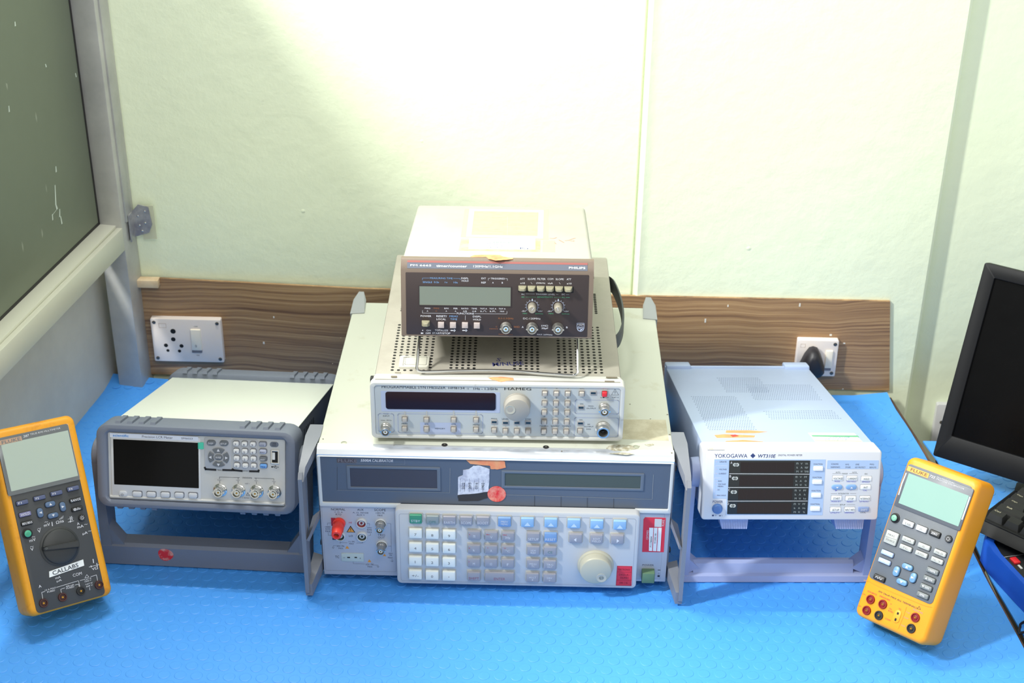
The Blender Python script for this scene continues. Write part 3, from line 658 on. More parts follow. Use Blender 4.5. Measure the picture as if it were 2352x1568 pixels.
q = K3.p(1352, 806); KNB = mat('ivory_knob', (178, 176, 158), .4)
kn = KP.lathe('rotary_knob', *q, [(0.0224, 0), (0.0224, 0.0022), (0.0215, 0.0032), (0.0202, 0.0036), (0.0197, 0.0115), (0.0190, 0.0130), (0.0180, 0.0136)], KNB, seg=56, label='ivory rotary knob')
KP.lathe('finger_dimple', q[0]+0.0072, q[1]-0.0095, [(0.0064, 0.0132), (0.0062, 0.0140), (0.0054, 0.0139), (0.0030, 0.0136)], mat('knob_dimple', (176, 174, 160), .4), kn, seg=24)
o = blob(K3, [(1602, 816), (1778, 820), (1765, 1050), (1583, 1046)], 'red_label', mat('red_label_paper', (215, 45, 60), .5), 0, 0.0002)
for t, a in (('TEKTRONIX', (1612, 848, 1752, 868)), ('DKD-K-', (1622, 908, 1745, 930)), ('06401', (1635, 942, 1730, 965)), ('08-16', (1625, 1002, 1720, 1022))): K3.text(t, *a, mat('dark_red_ink', (140, 20, 35), .6), n=.0004)
K3.outline(K3.c4(1680, 932, 168, 222), mat('dark_red_ink'), .0004, .0003, n=.0003)
for v in (885, 980): K3.line([(1596, v), (1768, v+4)], mat('dark_red_ink'), .0003, n=.0003)
# right-hand strip
C3 = P.on(1100, 1140, 5.113)
blob(C3, [(1940, 255), (2180, 262), (2148, 663), (1897, 660), (1920, 280)], 'certification_label', mat('red_label_paper'), -0.0015, -0.0011)
NN = -0.0009
def C3q(pts, m, n=NN): C3.shape(pts, m, n)
WP = mat('white_paper')
C3q([(1985, 375), (2033, 376), (2013, 648), (1975, 646)], WP); C3q([(2040, 375), (2082, 376), (2062, 650), (2022, 648)], WP); C3q([(2090, 376), (2130, 377), (2108, 652), (2070, 650)], WP)
C3q([(2052, 270), (2135, 273), (2128, 368), (2045, 366)], mat('grey_paper', (200, 200, 200), .6))
C3.tc('FLUKE', 2150, 320, 88, 20, INKW, n=-.0008, rot=math.pi/2); C3.tc('CERTIFIED', 1963, 460, 138, 20, INKW, n=-.0008, rot=math.pi/2)
C3.tc('F1178004', 2003, 540, 150, 16, INKD, n=-.0007, rot=math.pi/2); C3.tc('19 DEC 00', 2052, 500, 140, 16, INKD, n=-.0007, rot=math.pi/2)
C3.text('POWER', 1897, 805, 2030, 826, INKP, n=-.0013)
q = C3.c4(1958, 915, 148, 118); P.slab('power_switch', q, -0.0015, 0.0085, mat('moss_green_key', (92, 122, 92), .45), .001, .0012, label='green power push-button')
C3.rect(2090, 873, 30, 7, INKD, n=-.0013); C3.rect(2083, 943, 26, 22, INKD, n=-.0013); C3.tc('O', 2085, 912, 16, 16, INKP, n=-.0013)
q = C3.c4(1988, 600, 300, 760); P.outline((q[0]-.0005, q[1], q[2], q[3]), mat('panel_groove'), .001, .0003, n=-.0013)
# side handles
for sx, pts in ((-1, 0), (1, 0)):
    x0, x1 = sx*cw, sx*(cw+0.0185)
    def X(a, b): return (min(a, b), max(a, b))
    bm = bmesh.new()
    # grip bar
    hull(bm, [(x, y, z) for x in (sx*(cw+0.0135), x1) for y, z in ((-0.034, 0.010), (-0.030, 0.0055), (-0.034, 0.178), (-0.012, 0.0100), (-0.012, 0.178), (-0.028, 0.184))])
    # arms
    hull(bm, [(sx*(cw+0.012), -0.034, 0.175), (x1, -0.034, 0.175), (sx*(cw+0.011), -0.020, 0.187), (x1, -0.020, 0.187), (sx*(cw-0.001), 0.030, ch+0.001), (sx*(cw+0.0175), 0.030, ch+0.001), (sx*(cw-0.001), 0.055, ch+0.0015), (sx*(cw+0.0150), 0.055, ch+0.0015), (sx*(cw+0.0005), 0.030, 0.185), (x1-sx*0.004, 0.030, 0.185)])
    hull(bm, [(sx*(cw+0.010), -0.032, 0.0045), (x1, -0.032, 0.0045), (sx*(cw+0.010), -0.032, 0.022), (x1, -0.032, 0.022), (sx*(cw+0.0003), 0.012, 0.016), (x1-sx*.004, 0.018, 0.016), (sx*(cw+0.0003), 0.012, 0.034), (x1-sx*.004, 0.018, 0.034)])
    hull(bm, [(sx*(cw+0.010), -0.030, 0.086), (x1-sx*.004, -0.030, 0.086), (sx*(cw+.0003), 0.006, 0.108), (sx*(cw+.0003), 0.006, 0.098), (sx*(cw+.010), -0.030, 0.094), (x1-sx*.008, 0.006, 0.098)])
    hull(bm, [(sx*(cw+0.0003), y, z) for y, z in ((0.010, 0.018), (0.06, 0.018), (0.010, 0.186), (0.06, 0.186))]+[(sx*(cw+0.003), y, z) for y, z in ((0.012, 0.02), (0.058, 0.02), (0.012, 0.184), (0.058, 0.184))])
    o = T.part('side_handle', bm, HG)
    bm = bmesh.new()
    for z in (0.168, 0.046):
        g = [[(sx*(cw+t), 0.024+r*math.cos(a*math.pi/6), z+r*math.sin(a*math.pi/6)) for a in range(12)] for r, t in ((0.004, 0.0005), (0.004, 0.0055), (0.002, 0.006))]; loft(bm, g)
    T.part('handle_screw', bm, mat('black_rubber'), o)
    bm = bmesh.new(); hull(bm, [(sx*a, y, z) for a, y, z in ((cw-0.018, cdp-0.035, ch+.001), (cw+0.002, cdp-0.038, ch+.001), (cw-0.016, cdp+0.004, ch+.002), (cw+0.002, cdp+0.004, ch+.002), (cw-0.011, cdp+0.022, ch+.006), (cw-0.004, cdp+0.022, ch+.006), (cw-0.004, cdp+0.020, 0.15), (cw+.002, cdp-.03, .15), (cw-.014, cdp+.004, .15))])
    T.part('rear_bumper', bm, mat('rear_bumper_grey', (150, 154, 156), .5))
TP = Plane(T, z=ch, a=math.pi/2, fix=False)
for X, Y in ((790, 1017), (1461, 1026)):
    q = TP.on().p(X, Y); TP.lathe('case_screw', *q, [(0.0036, -.0005), (0.0036, 0.0004), (0.002, 0.0008)], STEEL, seg=16)
for X, Y in ((1021, 1022), (1254, 1027)):
    q = TP.on().p(X, Y); TP.lathe('case_screw', *q, [(0.0036, -.0005), (0.0036, 0.0006), (0.002, 0.0009)], mat('black_rubber'), seg=16, label='black top screw'); TP.disc(*q, 0.0012, CHROME, n=.0011, seg=5)
q = [TP.on().p(*x) for x in ((1418, 963), (1529, 964), (1536, 1012), (1430, 1008))]
TP.poly('glue_patch', q, 0, 0.0002, stained('brown_glue', (196, 190, 168), (178, 170, 146), .5, 50, .4, .6), smooth=False)
TPV = TP.on()
for pts in ([(1392, 1030), (1400, 1023), (1420, 1021), (1470, 1024), (1465, 1030), (1440, 1036), (1410, 1036)], [(1480, 1021), (1500, 1019), (1502, 1022), (1490, 1025)], [(1395, 1041), (1430, 1039), (1458, 1042), (1440, 1045)]):
    TPV.shape(pts, stained('scuff', (150, 142, 118), (196, 194, 180), .6, 200, .4, .6), .0003)
for X, Y, r in ((1533, 952, .0011), (1538, 998, .0013), (1543, 1040, .0011), (1494, 962, .0008), (1447, 928, .0008), (1290, 1036, .0009), (742, 1008, .001), (905, 1023, .0006), (783, 776, .0008), (764, 835, .0008)): TPV.disc(*TPV.p(X, Y), r, mat('brown_speck', (110, 100, 84), .6), .0003, 8)
T.lettering()

# ================================================================ signal generator (middle of the stack)
T = Thing('bench_instrument', 'wide flat synthesizer with round grey knob, middle of the central stack', 'test instrument', (0.0015, 0.0212, 0.2051), 0.0189)
hw, hh, hd = 0.1517, 0.0778, 0.3637
T.measure([(844.6, 872.4), (1440.9, 886.7), (1431.5, 1018.7), (853.2, 1006.8)], [(-hw, 0, hh), (hw, 0, hh), (hw, 0, 0), (-hw, 0, 0)])
HB = stained('beige_enamel', (162, 157, 146), (146, 141, 130), .42, 12, .45, .75, bump=.1); HW = stained('chipped_white_paint', (200, 200, 194), (166, 162, 152), .4, 55, .62, .72)
bm = bmesh.new(); box(bm, -hw+.004, hw-.004, 0.020, hd, 0.003, hh-0.0015, .003); T.part('case', bm, HB)
P = Plane(T)
P.slab('front_body', (0, hh/2, 2*hw-.004, hh-.001), -0.022, -0.004, HW, .006, .001)
P.frame('front_frame', (0, hh/2, 2*hw, hh), (0, hh/2, 2*hw-.011, hh-.010), -0.016, 0.0, HW, .006, .003, .0012)
P.slab('front_panel', (0, hh/2, 2*hw-.0112, hh-.0102), -0.004, -0.0008, mat('pale_grey_panel', (180, 184, 182), .45), .003)
bm = bmesh.new(); box(bm, -hw+.006, hw-.006, 0.0065, 0.0085, hh-.002, hh+.0006); T.part('top_seam', bm, mat('seam_grey', (150, 148, 140), .6))
bm = bmesh.new(); box(bm, -hw-.0004, -hw+.006, 0.010, 0.018, hh-.012, hh-.0005, .001); T.part('side_clip', bm, mat('black_rubber'))
for x in (-.11, .11):
    for y in (.05, .31): bm = bmesh.new(); loft(bm, [[(x+r*math.cos(a*math.pi/8), y+r*math.sin(a*math.pi/8), z) for a in range(16)] for r, z in ((.008, -.0055), (.0095, .004))]); T.part('foot', bm, mat('black_rubber'))
# side carrying handle
bm = bmesh.new(); hp = smooth_path([(hw-.0035, 0.165, .045), (hw+.003, 0.175, .048), (hw+.0085, 0.200, .052), (hw+.0095, 0.235, .056), (hw+.0070, 0.275, .056), (hw+.002, 0.315, .054), (hw-.0035, 0.330, .052)], 5)
loft(bm, [[(p.x+dx, p.y, p.z+dz) for dx, dz in ((0, -.011), (.0025, -.009), (.0025, .009), (0, .011))] for p in hp]); T.part('carrying_handle', bm, mat('dark_grey_strap', (70, 74, 76), .5))
G = Plane(T, y=0.0008); H1 = G.on(840, 850, 7.587); H2 = G.on(1130, 850, 7.35)
H1.text('PROGRAMMABLE SYNTHESIZER', 255, 240, 1395, 290, INKD, bold=.006); H1.text('HM8134', 1445, 272, 1730, 308, INKD, bold=.006); H1.text('-2', 1762, 289, 1808, 310, INKD); H1.text('1Hz - 1.2GHz', 1890, 290, 2318, 326, INKD, bold=.01)
H2.text('HAMEG', 228, 284, 685, 328, INKB, bold=.025)
V = G.on(); q = V.q4([(873, 893), (1151, 899), (1151, 947), (873, 944)]); G.slab('display_surround', q, -.0005, .0002, mat('lilac_surround', (172, 180, 200), .5), .001)
q = V.q4([(883.5, 895), (1141, 901), (1141, 943), (884, 935.5)]); G.slab('display_window', q, 0, .0009, mat('violet_black_window', (36, 22, 30), .25, spec=.2), .003, .0003)
GL = mat('lilac_line', (165, 172, 190), .6)
G.outline(H1.c4(350, 915, 275, 340), GL, .0025, .0008); G.outline(H1.c4(1310, 935, 1495, 345), GL, .0025, .0008)
G.outline(H2.c4(1797, 635, 735, 240), GL, .002, .0007); G.outline(H2.c4(1780, 985, 735, 320), GL, .002, .0007)
for t, a in (('MOD.', (300, 737, 395, 757)), ('INPUT', (290, 777, 410, 798)), ('max. 30Vp', (255, 857, 445, 878)), ('PREV.', (628, 920, 738, 941)), ('RCL', (1035, 932, 1100, 953)), ('STO', (1508, 938, 1585, 960)), ('MENU', (1885, 950, 2003, 971)), ('FREQ.', (2203, 843, 2315, 865))): H1.text(t, *a, INKD)
H1.rect(1312, 1022, 715, 212, mat('lilac_surround'), n=.0001); H1.text('MEMORY', 1218, 1011, 1397, 1034, INKD, n=.0003)
for u in (680, 1065, 1545, 1940): H1.line([(u, 715), (u, 805)], RIMK, .0018, n=.0003)
KH = mat('warm_grey_key', (168, 163, 155), .4); KS = mat('key_bezel', (158, 154, 150), .5)
def hkey(V, u, v, m=None, out=0.0045, **k):
    sc = V.c[2]/7.5; p, q, a, b = V.c4(u, v, 108*sc, 108*sc)
    G.frame('key_bezel', (p, q, a, b), (p, q-.0002, .0062, .0066), 0, .0009, KS, .0008, .0005, .0003, seg=2)
    G.slab('key', (p, q-.0003, .0056, .0060), 0, out, m or KH, .0008, .0009, seg=2, **k)
def led(V, u, v):
    p, q, a, b = V.c4(u, v, 108, 76); G.slab('indicator', (p, q, a, b), 0, .0007, KS, .0005, .0002, seg=2); V.rect(u, v, 82, 34, mat('unlit_led', (30, 50, 62), .3), n=.0009)
for u, v in ((680, 838), (1065, 850), (1545, 856), (1940, 862), (680, 1008), (1068, 1020), (1545, 1026), (1940, 1034)): hkey(H1, u, v)
for u, v in ((55, 1015), (247, 1030), (440, 1032), (632, 1035)):
    hkey(H2, u, v); led(H2, u, v-134); H2.line([(u, v-95), (u, v-60)], RIMK, .0006, n=.0003)
for t, a in (('LEVEL', (188, 822, 303, 845)), ('MODE', (398, 826, 482, 848)), ('STEP', (585, 830, 685, 851))): H2.text(t, *a, INKD)
KK = [('7', 917, 378), ('8', 1113, 382), ('9', 1307, 386), ('4', 912, 552), ('5', 1106, 556), ('6', 1301, 558), ('1', 907, 712), ('2', 1099, 716), ('3', 1296, 720), ('0', 902, 876), ('.', 1092, 880), ('-', 1286, 886), (None, 897, 1035), (None, 1084, 1042), (None, 1276, 1048)]
for t, u, v in KK:
    hkey(H2, u, v)
    if t: H2.tc(t, u+6, v-86, 22 if t != '.' else 8, 28 if t not in '.-' else 7, INKD)
for t, a in (('Hz/dBm', (828, 950, 970, 970)), ('kHz/mV', (1018, 952, 1160, 973)), ('MHz/µV', (1215, 957, 1355, 978)), ('Rad', (855, 1104, 920, 1120)), ('Deg', (1050, 1106, 1115, 1124)), ('ESC', (1512, 298, 1587, 318)), ('POWER', (1870, 301, 2015, 325)), ('CAT II', (2053, 461, 2160, 481)),
             ('ON', (1510, 570, 1563, 590)), ('MOD.', (1648, 610, 1748, 630)), ('OUTPUT', (1618, 649, 1780, 670)), ('ON', (1495, 849, 1548, 869)), ('RF', (1635, 929, 1677, 948)), ('OUTPUT', (1573, 967, 1735, 988)), ('50Ω', (1610, 1009, 1687, 1030))): H2.text(t, *a, INKD)
hkey(H2, 1542, 390); led(H2, 1737, 388); H2.line([(1795, 388), (1868, 390)], GL, .0003); hkey(H2, 1928, 392, mat('red_key', (215, 40, 50), .35), label='red power button')
H2.line([(2105, 328), (2165, 430), (2043, 428), (2105, 328)], INKD, .0003); H2.text('!', 2100, 362, 2110, 412, INKD)
H2.text('O', 1856, 462, 1878, 482, INKD); H2.rect(1910, 470, 30, 16, INKB); H2.tri(1985, 470, 16, 18, INKB, 'r'); H2.text('I', 1953, 462, 1957, 480, INKD)
led(H2, 1527, 640); led(H2, 1515, 915); hkey(H2, 1507, 1038)
q = H2.p(445, 585); kn = G.lathe('rotary_knob', *q, [(.0162, 0), (.0162, .001), (.0158, .0015), (.0154, .0125), (.0150, .0135), (.0145, .0138)], mat('greige_knob', (156, 152, 143), .45), seg=48, label='round grey tuning knob')
G.lathe('finger_dimple', q[0]-.0080, q[1]+.0012, [(.0060, .0134), (.0060, .0142), (.0052, .0141), (.0030, .0137)], mat('knob_dimple'), kn, seg=24)
bnc(G, *H1.p(350, 990), 0, .0065, .0054, .013, STEEL); bnc(G, *H2.p(1917, 640), 0, .0066, .0056, .013, STEEL)
q = H2.p(1888, 990); o = G.lathe('coaxial_connector', *q, [(.0088, 0), (.0088, .003), (.0082, .0035), (.0082, .005), (.0076, .0055), (.0076, .007), (.0080, .0075), (.0080, .0125), (.0076, .0135), (.0056, .0135), (.0053, .006)], STEEL, seg=36, label='large steel output connector')
G.lathe('connector_core', *q, [(.0052, .004), (.0052, .0062), (.0015, .0062), (.0013, .010)], HOLE, o, seg=20)
# vent holes in the top cover
TP = Plane(T, z=hh-.0015, a=math.pi/2, fix=False); bm = bmesh.new()
def holes(x0, x1, y0, y1, nx, ny, skip=None):
    bm = bmesh.new()
    for i in range(nx):
        for j in range(ny):
            x = x0+(x1-x0)*i/max(nx-1, 1); y = y0+(y1-y0)*j/max(ny-1, 1)
            if skip and skip(x, y): continue
            TP.lathe_bm(bm, x, y, [(.0020, -.0005), (.0020, .00015)], 10)
    T.part('vent_grille', bm, HOLE, smooth=False)
clip = lambda x, y: -0.121 < x < -0.083 and 0.036 < y < 0.066
holes(-.1275, -.082, .033, .150, 7, 17, clip); holes(-.057, -.029, .033, .118, 5, 13); holes(.020, .048, .033, .118, 5, 13); holes(.074, .125, .033, .150, 8, 17)
holes(.083, .125, .190, .245, 7, 12); holes(.083, .125, .295, .330, 7, 8); holes(-.1275, -.082, .190, .245, 7, 12)
bm = bmesh.new(); box(bm, -.120, -.084, .037, .065, hh-.003, hh+.0012, .0006); T.part('stacking_recess', bm, mat('cream_clip', (208, 206, 192), .45))
TP.outline((-.100, .052, .026, .019), mat('seam_grey'), .001, .0006, n=.0029); TP.line([(-.115, .040), (-.115, .060), (-.109, .060)], mat('seam_grey'), .0012, n=.0029, metric=True)
BI = mat('blue_marker', (58, 62, 120), .6); TP.tm('S', .0005, .062, .008, .008, BI, n=.0003, rot=-.2); TP.tm('M/NUSE', .012, .052, .038, .009, BI, n=.0003, rot=.12, bold=.01)
TQ = Plane(T, z=hh-.0005, a=math.pi/2, fix=False).on()
TP2 = Plane(T, z=hh, a=math.pi/2, fix=False); TV = TP2.on()
blob(TV, [(1122, 868), (1150, 866), (1178, 869), (1180, 874), (1150, 877), (1132, 873)], 'orange_tape', ORANGE, 0.0, 0.0008, .0003)
for X, Y, w, h in ((1405, 868, 26, 3), (1400, 877, 22, 3), (914, 857, 14, 2), (905, 866, 14, 4)): TV.rect(X, Y, w, h, mat('brown_speck'), n=.0009 if Y > 860 else .0009)
T.lettering()

# ================================================================ counter (top of the stack)
T = Thing('bench_instrument', 'brown-fronted timer counter propped on a wire bail, top of the central stack', 'test instrument', (-0.0008, 0.0481, 0.3311), 0.0136, 0.1537)
pw, ph, pd = 0.1127, 0.0944, 0.2621
T.measure([(918.5, 618.5), (1362.6, 624), (1357.8, 779), (923.3, 770.5)], [(-pw, 0, .0821), (pw, 0, .0821), (pw, 0, 0), (-pw, 0, 0)])
BR = mat('brown_frame', (112, 98, 86), .45, bump=.1); BRD = mat('dark_brown_panel', (56, 46, 45), .45)
bm = bmesh.new(); box(bm, -pw+.001, pw-.001, .013, pd, .002, ph-.0006, .005, 3); T.part('case', bm, stained('warm_grey_enamel', (168, 166, 157), (154, 151, 142), .42, 10, .5, .8, bump=.1))
bm = bmesh.new(); prof = [(0, 0.001), (0.001, 0), (.014, 0), (.014, ph), (.0085, ph), (.0062, ph-.0012), (0, .0815)]
loft(bm, [[(x, y, z) for y, z in prof] for x in (-pw, -pw+.001, pw-.001, pw)][0:4:3]); T.part('front_frame', bm, BR)
P = Plane(T); P.slab('front_panel', (0, .0408, .214, .0765), -.001, .0006, BRD, .001, .0003)
G = Plane(T, y=-.0006); P0_ = G.on(900, 450, 3.734); P1 = G.on(910, 590, 8.254); P2 = G.on(1130, 590, 8.254)
q = G.on().q4([(962, 656.5), (1170, 658), (1169, 702), (961, 700)]); G.slab('display_window', q, 0, .0004, mat('grey_green_lcd', (122, 130, 118), .3, spec=.3), .0003)
G.frame('display_rim', (q[0], q[1], q[2]+.0016, q[3]+.0016), q, 0, .0008, BRD, .0003, .0003)
for t, a, m in (('MEASURING TIME', (618, 382, 1045, 414), INKBL), ('SINGLE', (485, 457, 660, 490), INKBL), ('0.2s', (695, 457, 790, 490), INKBL), ('1s', (900, 460, 945, 490), INKBL), ('10s', (1062, 462, 1140, 494), INKBL), ('DISPL', (1205, 382, 1345, 415), INKW), ('HOLD', (1213, 430, 1345, 463), INKW),
                ('EXT', (1585, 383, 1672, 415), INKW), ('REF', (1585, 463, 1672, 496), INKW), ('TRIGGERED', (1762, 387, 2032, 419), INKW), ('A', (1790, 466, 1820, 496), INKW), ('B', (1970, 467, 1996, 497), INKW), ('FUNCTIONS', (1130, 1052, 1455, 1085), INKW),
                ('POWER', (455, 1099, 655, 1132), INKW), ('RESET/', (750, 1100, 945, 1137), INKW), ('LOCAL', (752, 1158, 930, 1192), INKW), ('MEAS', (995, 1104, 1150, 1137), INKBL), ('TIME', (1010, 1160, 1140, 1193), INKBL), ('DISPL', (1432, 1110, 1590, 1143), INKW), ('HOLD', (1440, 1167, 1585, 1200), INKW),
                ('ON', (570, 1372, 652, 1400), INKW), ('OFF', (553, 1425, 650, 1454), INKW), ('TOTALIZE', (725, 1370, 972, 1402), INKW), ('START/STOP', (680, 1424, 1015, 1458), INKW)):
    P1.text(t, *a, m, bold=.008)
for i, (a, b) in enumerate((('FREQ', 'A'), ('FREQ', 'C'), ('RPM', 'A'), ('PER', 'A'), ('RATIO', 'A/B'), ('TIME', 'A-B'), ('TOT A', 'B'), ('TOT A', 'B'), ('TOT A', 'MAN'))):
    u = (582, 748, 934, 1107, 1282, 1456, 1632, 1808, 1984)[i]; m = INKO if i == 1 else INKW; v = 970+i*1.2
    P1.tc(a, u, v, 26*len(a), 27, m, bold=.008); P1.tc(b, u-(45 if i in (6, 7) else 0), v+50, 24*len(b)+4, 25, m, bold=.008)
P1.line([(1612, 1036), (1630, 1036), (1642, 1010), (1662, 1010), (1672, 1036), (1690, 1036)], INKW, .0003); P1.line([(1785, 1038), (1798, 1038), (1810, 1010), (1820, 1036), (1832, 1010), (1845, 1038), (1862, 1038)], INKW, .0003)
for pts, m in (([(478, 430), (478, 395), (605, 395)], INKBL), ([(1060, 400), (1185, 402), (1185, 430)], INKBL), ([(1717, 435), (1717, 398), (1750, 398)], INKW), ([(2045, 402), (2077, 402), (2077, 440)], INKW),
               ([(490, 1010), (490, 1060), (1112, 1067)], INKW), ([(1470, 1071), (2074, 1076), (2074, 1028)], INKW), ([(1290, 1106), (1290, 1192)], INKW), ([(152, 1480), (2140, 1503)], mat('tan_line', (160, 145, 130), .5))): P1.line(pts, m, .0003)
P2.line([(320, 1503), (1845, 1535)], mat('tan_line'), .0003)
for u in (1072, 1292): P1.line([(u-45, 1388), (u+12, 1388)], INKW, .0011); P1.tri(u+28, 1388, 34, 62, INKW, 'r')
P1.tri(496, 1385, 24, 26, INKW, 'l'); P1.rect(480, 1438, 26, 26, INKW); P1.tri(500, 1438, 22, 30, INKW, 'l')
KPH = mat('pinkish_grey_key', (176, 164, 160), .4)
for u, v in ((841, 1276), (1064, 1280), (1288, 1282), (1511, 1288)): G.slab('push_button', P1.c4(u, v, 114, 104), 0, .0035, KPH, .0004, .0005, seg=2)
OL = mat('olive_lever', (138, 134, 112), .38)
def lever(V, u, v, w, h, name='lever_button', **k):
    p, q, a, b = V.c4(u, v, w, h); bm = bmesh.new(); q += .0012
    hull(bm, [G.w(p+dx, q+dq, n) for dx, dq, n in ((-a/2, b/2, 0), (a/2, b/2, 0), (-a/2, -b/2, 0), (a/2, -b/2, 0), (-a/2, b/2, .002), (a/2, b/2, .002), (-a*.26, b*.30, .0095), (a*.26, b*.30, .0095), (-a*.30, -b*.28, .0095), (a*.30, -b*.28, .0095), (-a/2, -b/2, .002), (a/2, -b/2, .002))])
    bmesh.ops.bevel(bm, geom=bm.edges[:], offset=.0004, segments=1, affect='EDGES'); T.part(name, bm, OL, **k)
lever(P1, 556, 1262, 150, 100, 'power_button')
P2.rect(998, 608, 1058, 118, HOLE, n=.0002)
for u, v in ((550, 598), (724, 600), (898, 603), (1074, 605), (1250, 608), (1426, 612)): lever(P2, u, v, 158, 92)
for t, a, m in (('ATT', (503, 391, 592, 425), INKW), ('SLOPE', (648, 391, 800, 426), INKW), ('FILTER', (833, 391, 990, 426), INKW), ('COM', (1028, 391, 1138, 426), INKW), ('SLOPE', (1183, 394, 1337, 429), INKW), ('ATT', (1393, 395, 1483, 430), INKW), ('x10', (505, 472, 595, 505), INKW), ('(50kHz', (812, 472, 985, 508), INKW), ('viaA', (1030, 473, 1130, 506), INKW), ('x10', (1395, 478, 1487, 512), INKW),
                ('DC', (535, 690, 595, 712), INKW), ('TRIGGER LEVEL', (805, 690, 1172, 716), INKW), ('DC', (1300, 692, 1362, 718), INKW), ('AC', (530, 740, 592, 768), INKG), ('SENSITIVITY', (830, 742, 1135, 771), INKG), ('AC', (1298, 747, 1362, 775), INKG),
                ('-5V', (535, 1012, 620, 1036), INKW), ('+5V', (850, 1015, 935, 1038), INKW), ('MIN', (560, 1058, 638, 1081), INKG), ('2mVrms', (795, 1060, 945, 1085), INKG), ('-5V', (1028, 1015, 1115, 1038), INKW), ('+5V', (1345, 1018, 1435, 1042), INKW), ('MIN', (1055, 1060, 1140, 1084), INKG), ('2mVrms', (1303, 1065, 1450, 1088), INKG),
                ('0.1-1.1GHz', (97, 1147, 385, 1178), INKO), ('DC-120MHz', (568, 1150, 898, 1184), INKW), ('C', (50, 1307, 80, 1331), INKO), ('(option)', (-68, 1347, 90, 1372), INKO), ('50Ω', (390, 1307, 498, 1340), INKO), ('A', (543, 1310, 577, 1345), INKW), ('1MΩ', (918, 1287, 1042, 1320), INKW), ('35pF', (918, 1337, 1045, 1376), INKW), ('B', (1388, 1321, 1418, 1353), INKW),
                ('MAX 260Vrms', (835, 1460, 1125, 1487), INKW), ('MAX 12Vrms', (108, 1455, 370, 1478), INKO), ('PHILIPS', (1602, 1274, 1730, 1294), INKW)): P2.text(t, *a, m, bold=.008)
for u, v in ((722, 488), (1262, 490)): P2.line([(u-12, v-16), (u-6, v-8), (u+4, v+10), (u+14, v+12)], INKW, .0003)
P2.line([(615, 695), (782, 697)], INKW, .0003); P2.line([(1195, 704), (1235, 705)], INKW, .0003); P2.line([(615, 755), (805, 757)], INKG, .0003); P2.line([(1155, 761), (1285, 762)], INKG, .0003); P2.line([(1385, 708), (1440, 709)], INKW, .0003); P2.line([(1385, 763), (1450, 764)], INKG, .0006)
for u, v, pa in ((737, 932, -35), (1233, 936, 22)):
    q = P2.p(u, v); G.arc(*q, .0069, -38, 218, mat('blue_white_ink', (190, 200, 222), .6), .0003)
    for k in range(11):
        a = math.radians(-38+256*k/10); G.line([(q[0]+r*math.cos(a), q[1]+r*math.sin(a)) for r in (.0071, .0085)], mat('blue_white_ink'), .0003 if k != 5 else .0014, metric=True)
    kn = G.lathe('rotary_knob', *q, [(.0050, 0), (.0050, .004), (.0046, .0125), (.0042, .0140), (.0038, .0143)], mat('grey_brown_knob', (150, 144, 130), .38), seg=24)
    a = math.radians(90+pa); G.line([(q[0]-.0003, q[1]-.0004), (q[0]+.0034*math.cos(a), q[1]+.0034*math.sin(a))], INKW, .0006, n=.0145, metric=True)
for u, v in ((243, 1322), (738, 1330), (1231, 1338)): bnc(G, *P2.p(u, v), 0, .0062, .0058, .0105, STEEL, mat('pale_blue_insulator', (176, 198, 212), .5), taper=1.06)
pts = [(1597, 1256), (1732, 1258), (1730, 1360), (1712, 1398), (1664, 1418), (1616, 1396), (1598, 1358), (1597, 1256)]; LB = mat('blue_white_ink')
P2.line(pts, LB, .0004); q = P2.p(1664, 1352); G.arc(*q, .0034, 0, 360, LB, .0003); P2.line([(1620, 1340), (1640, 1330), (1655, 1345), (1675, 1330), (1700, 1345)], LB, .0006); P2.line([(1622, 1362), (1650, 1356), (1680, 1368), (1706, 1358)], LB, .0005); P2.line([(1660, 1392), (1690, 1375)], LB, .0009)
SA = math.atan2(.0062, .0117); SP = Plane(T, y=0, z=.0815, a=SA); sl = math.hypot(.0062, .0117)
SP.slab('header_strip', (0, sl*.52, .2105, sl*.70), -.0002, .0003, mat('slate_strip', (92, 98, 112), .5)); SP.slab('red_stripe', (0, sl*.79, .2105, sl*.18), -.0001, .0004, mat('brick_stripe', (152, 88, 82), .5))
S1_ = Plane(T, y=-.0003, z=.0815, a=SA, crop=(910, 590, 8.254)); S2_ = Plane(T, y=-.0003, z=.0815, a=SA, crop=(1130, 590, 8.254))
for V, t, a in ((S1_, 'PM 6665', (247, 137, 640, 172)), (S1_, 'timer/counter', (733, 145, 1312, 187)), (S1_, '120MHz/1.1GHz', (1430, 152, 1985, 194)), (S2_, 'PHILIPS', (1437, 173, 1755, 214))): V.text(t, *a, mat('bright_white_ink', (232, 234, 236), .5), bold=.015)
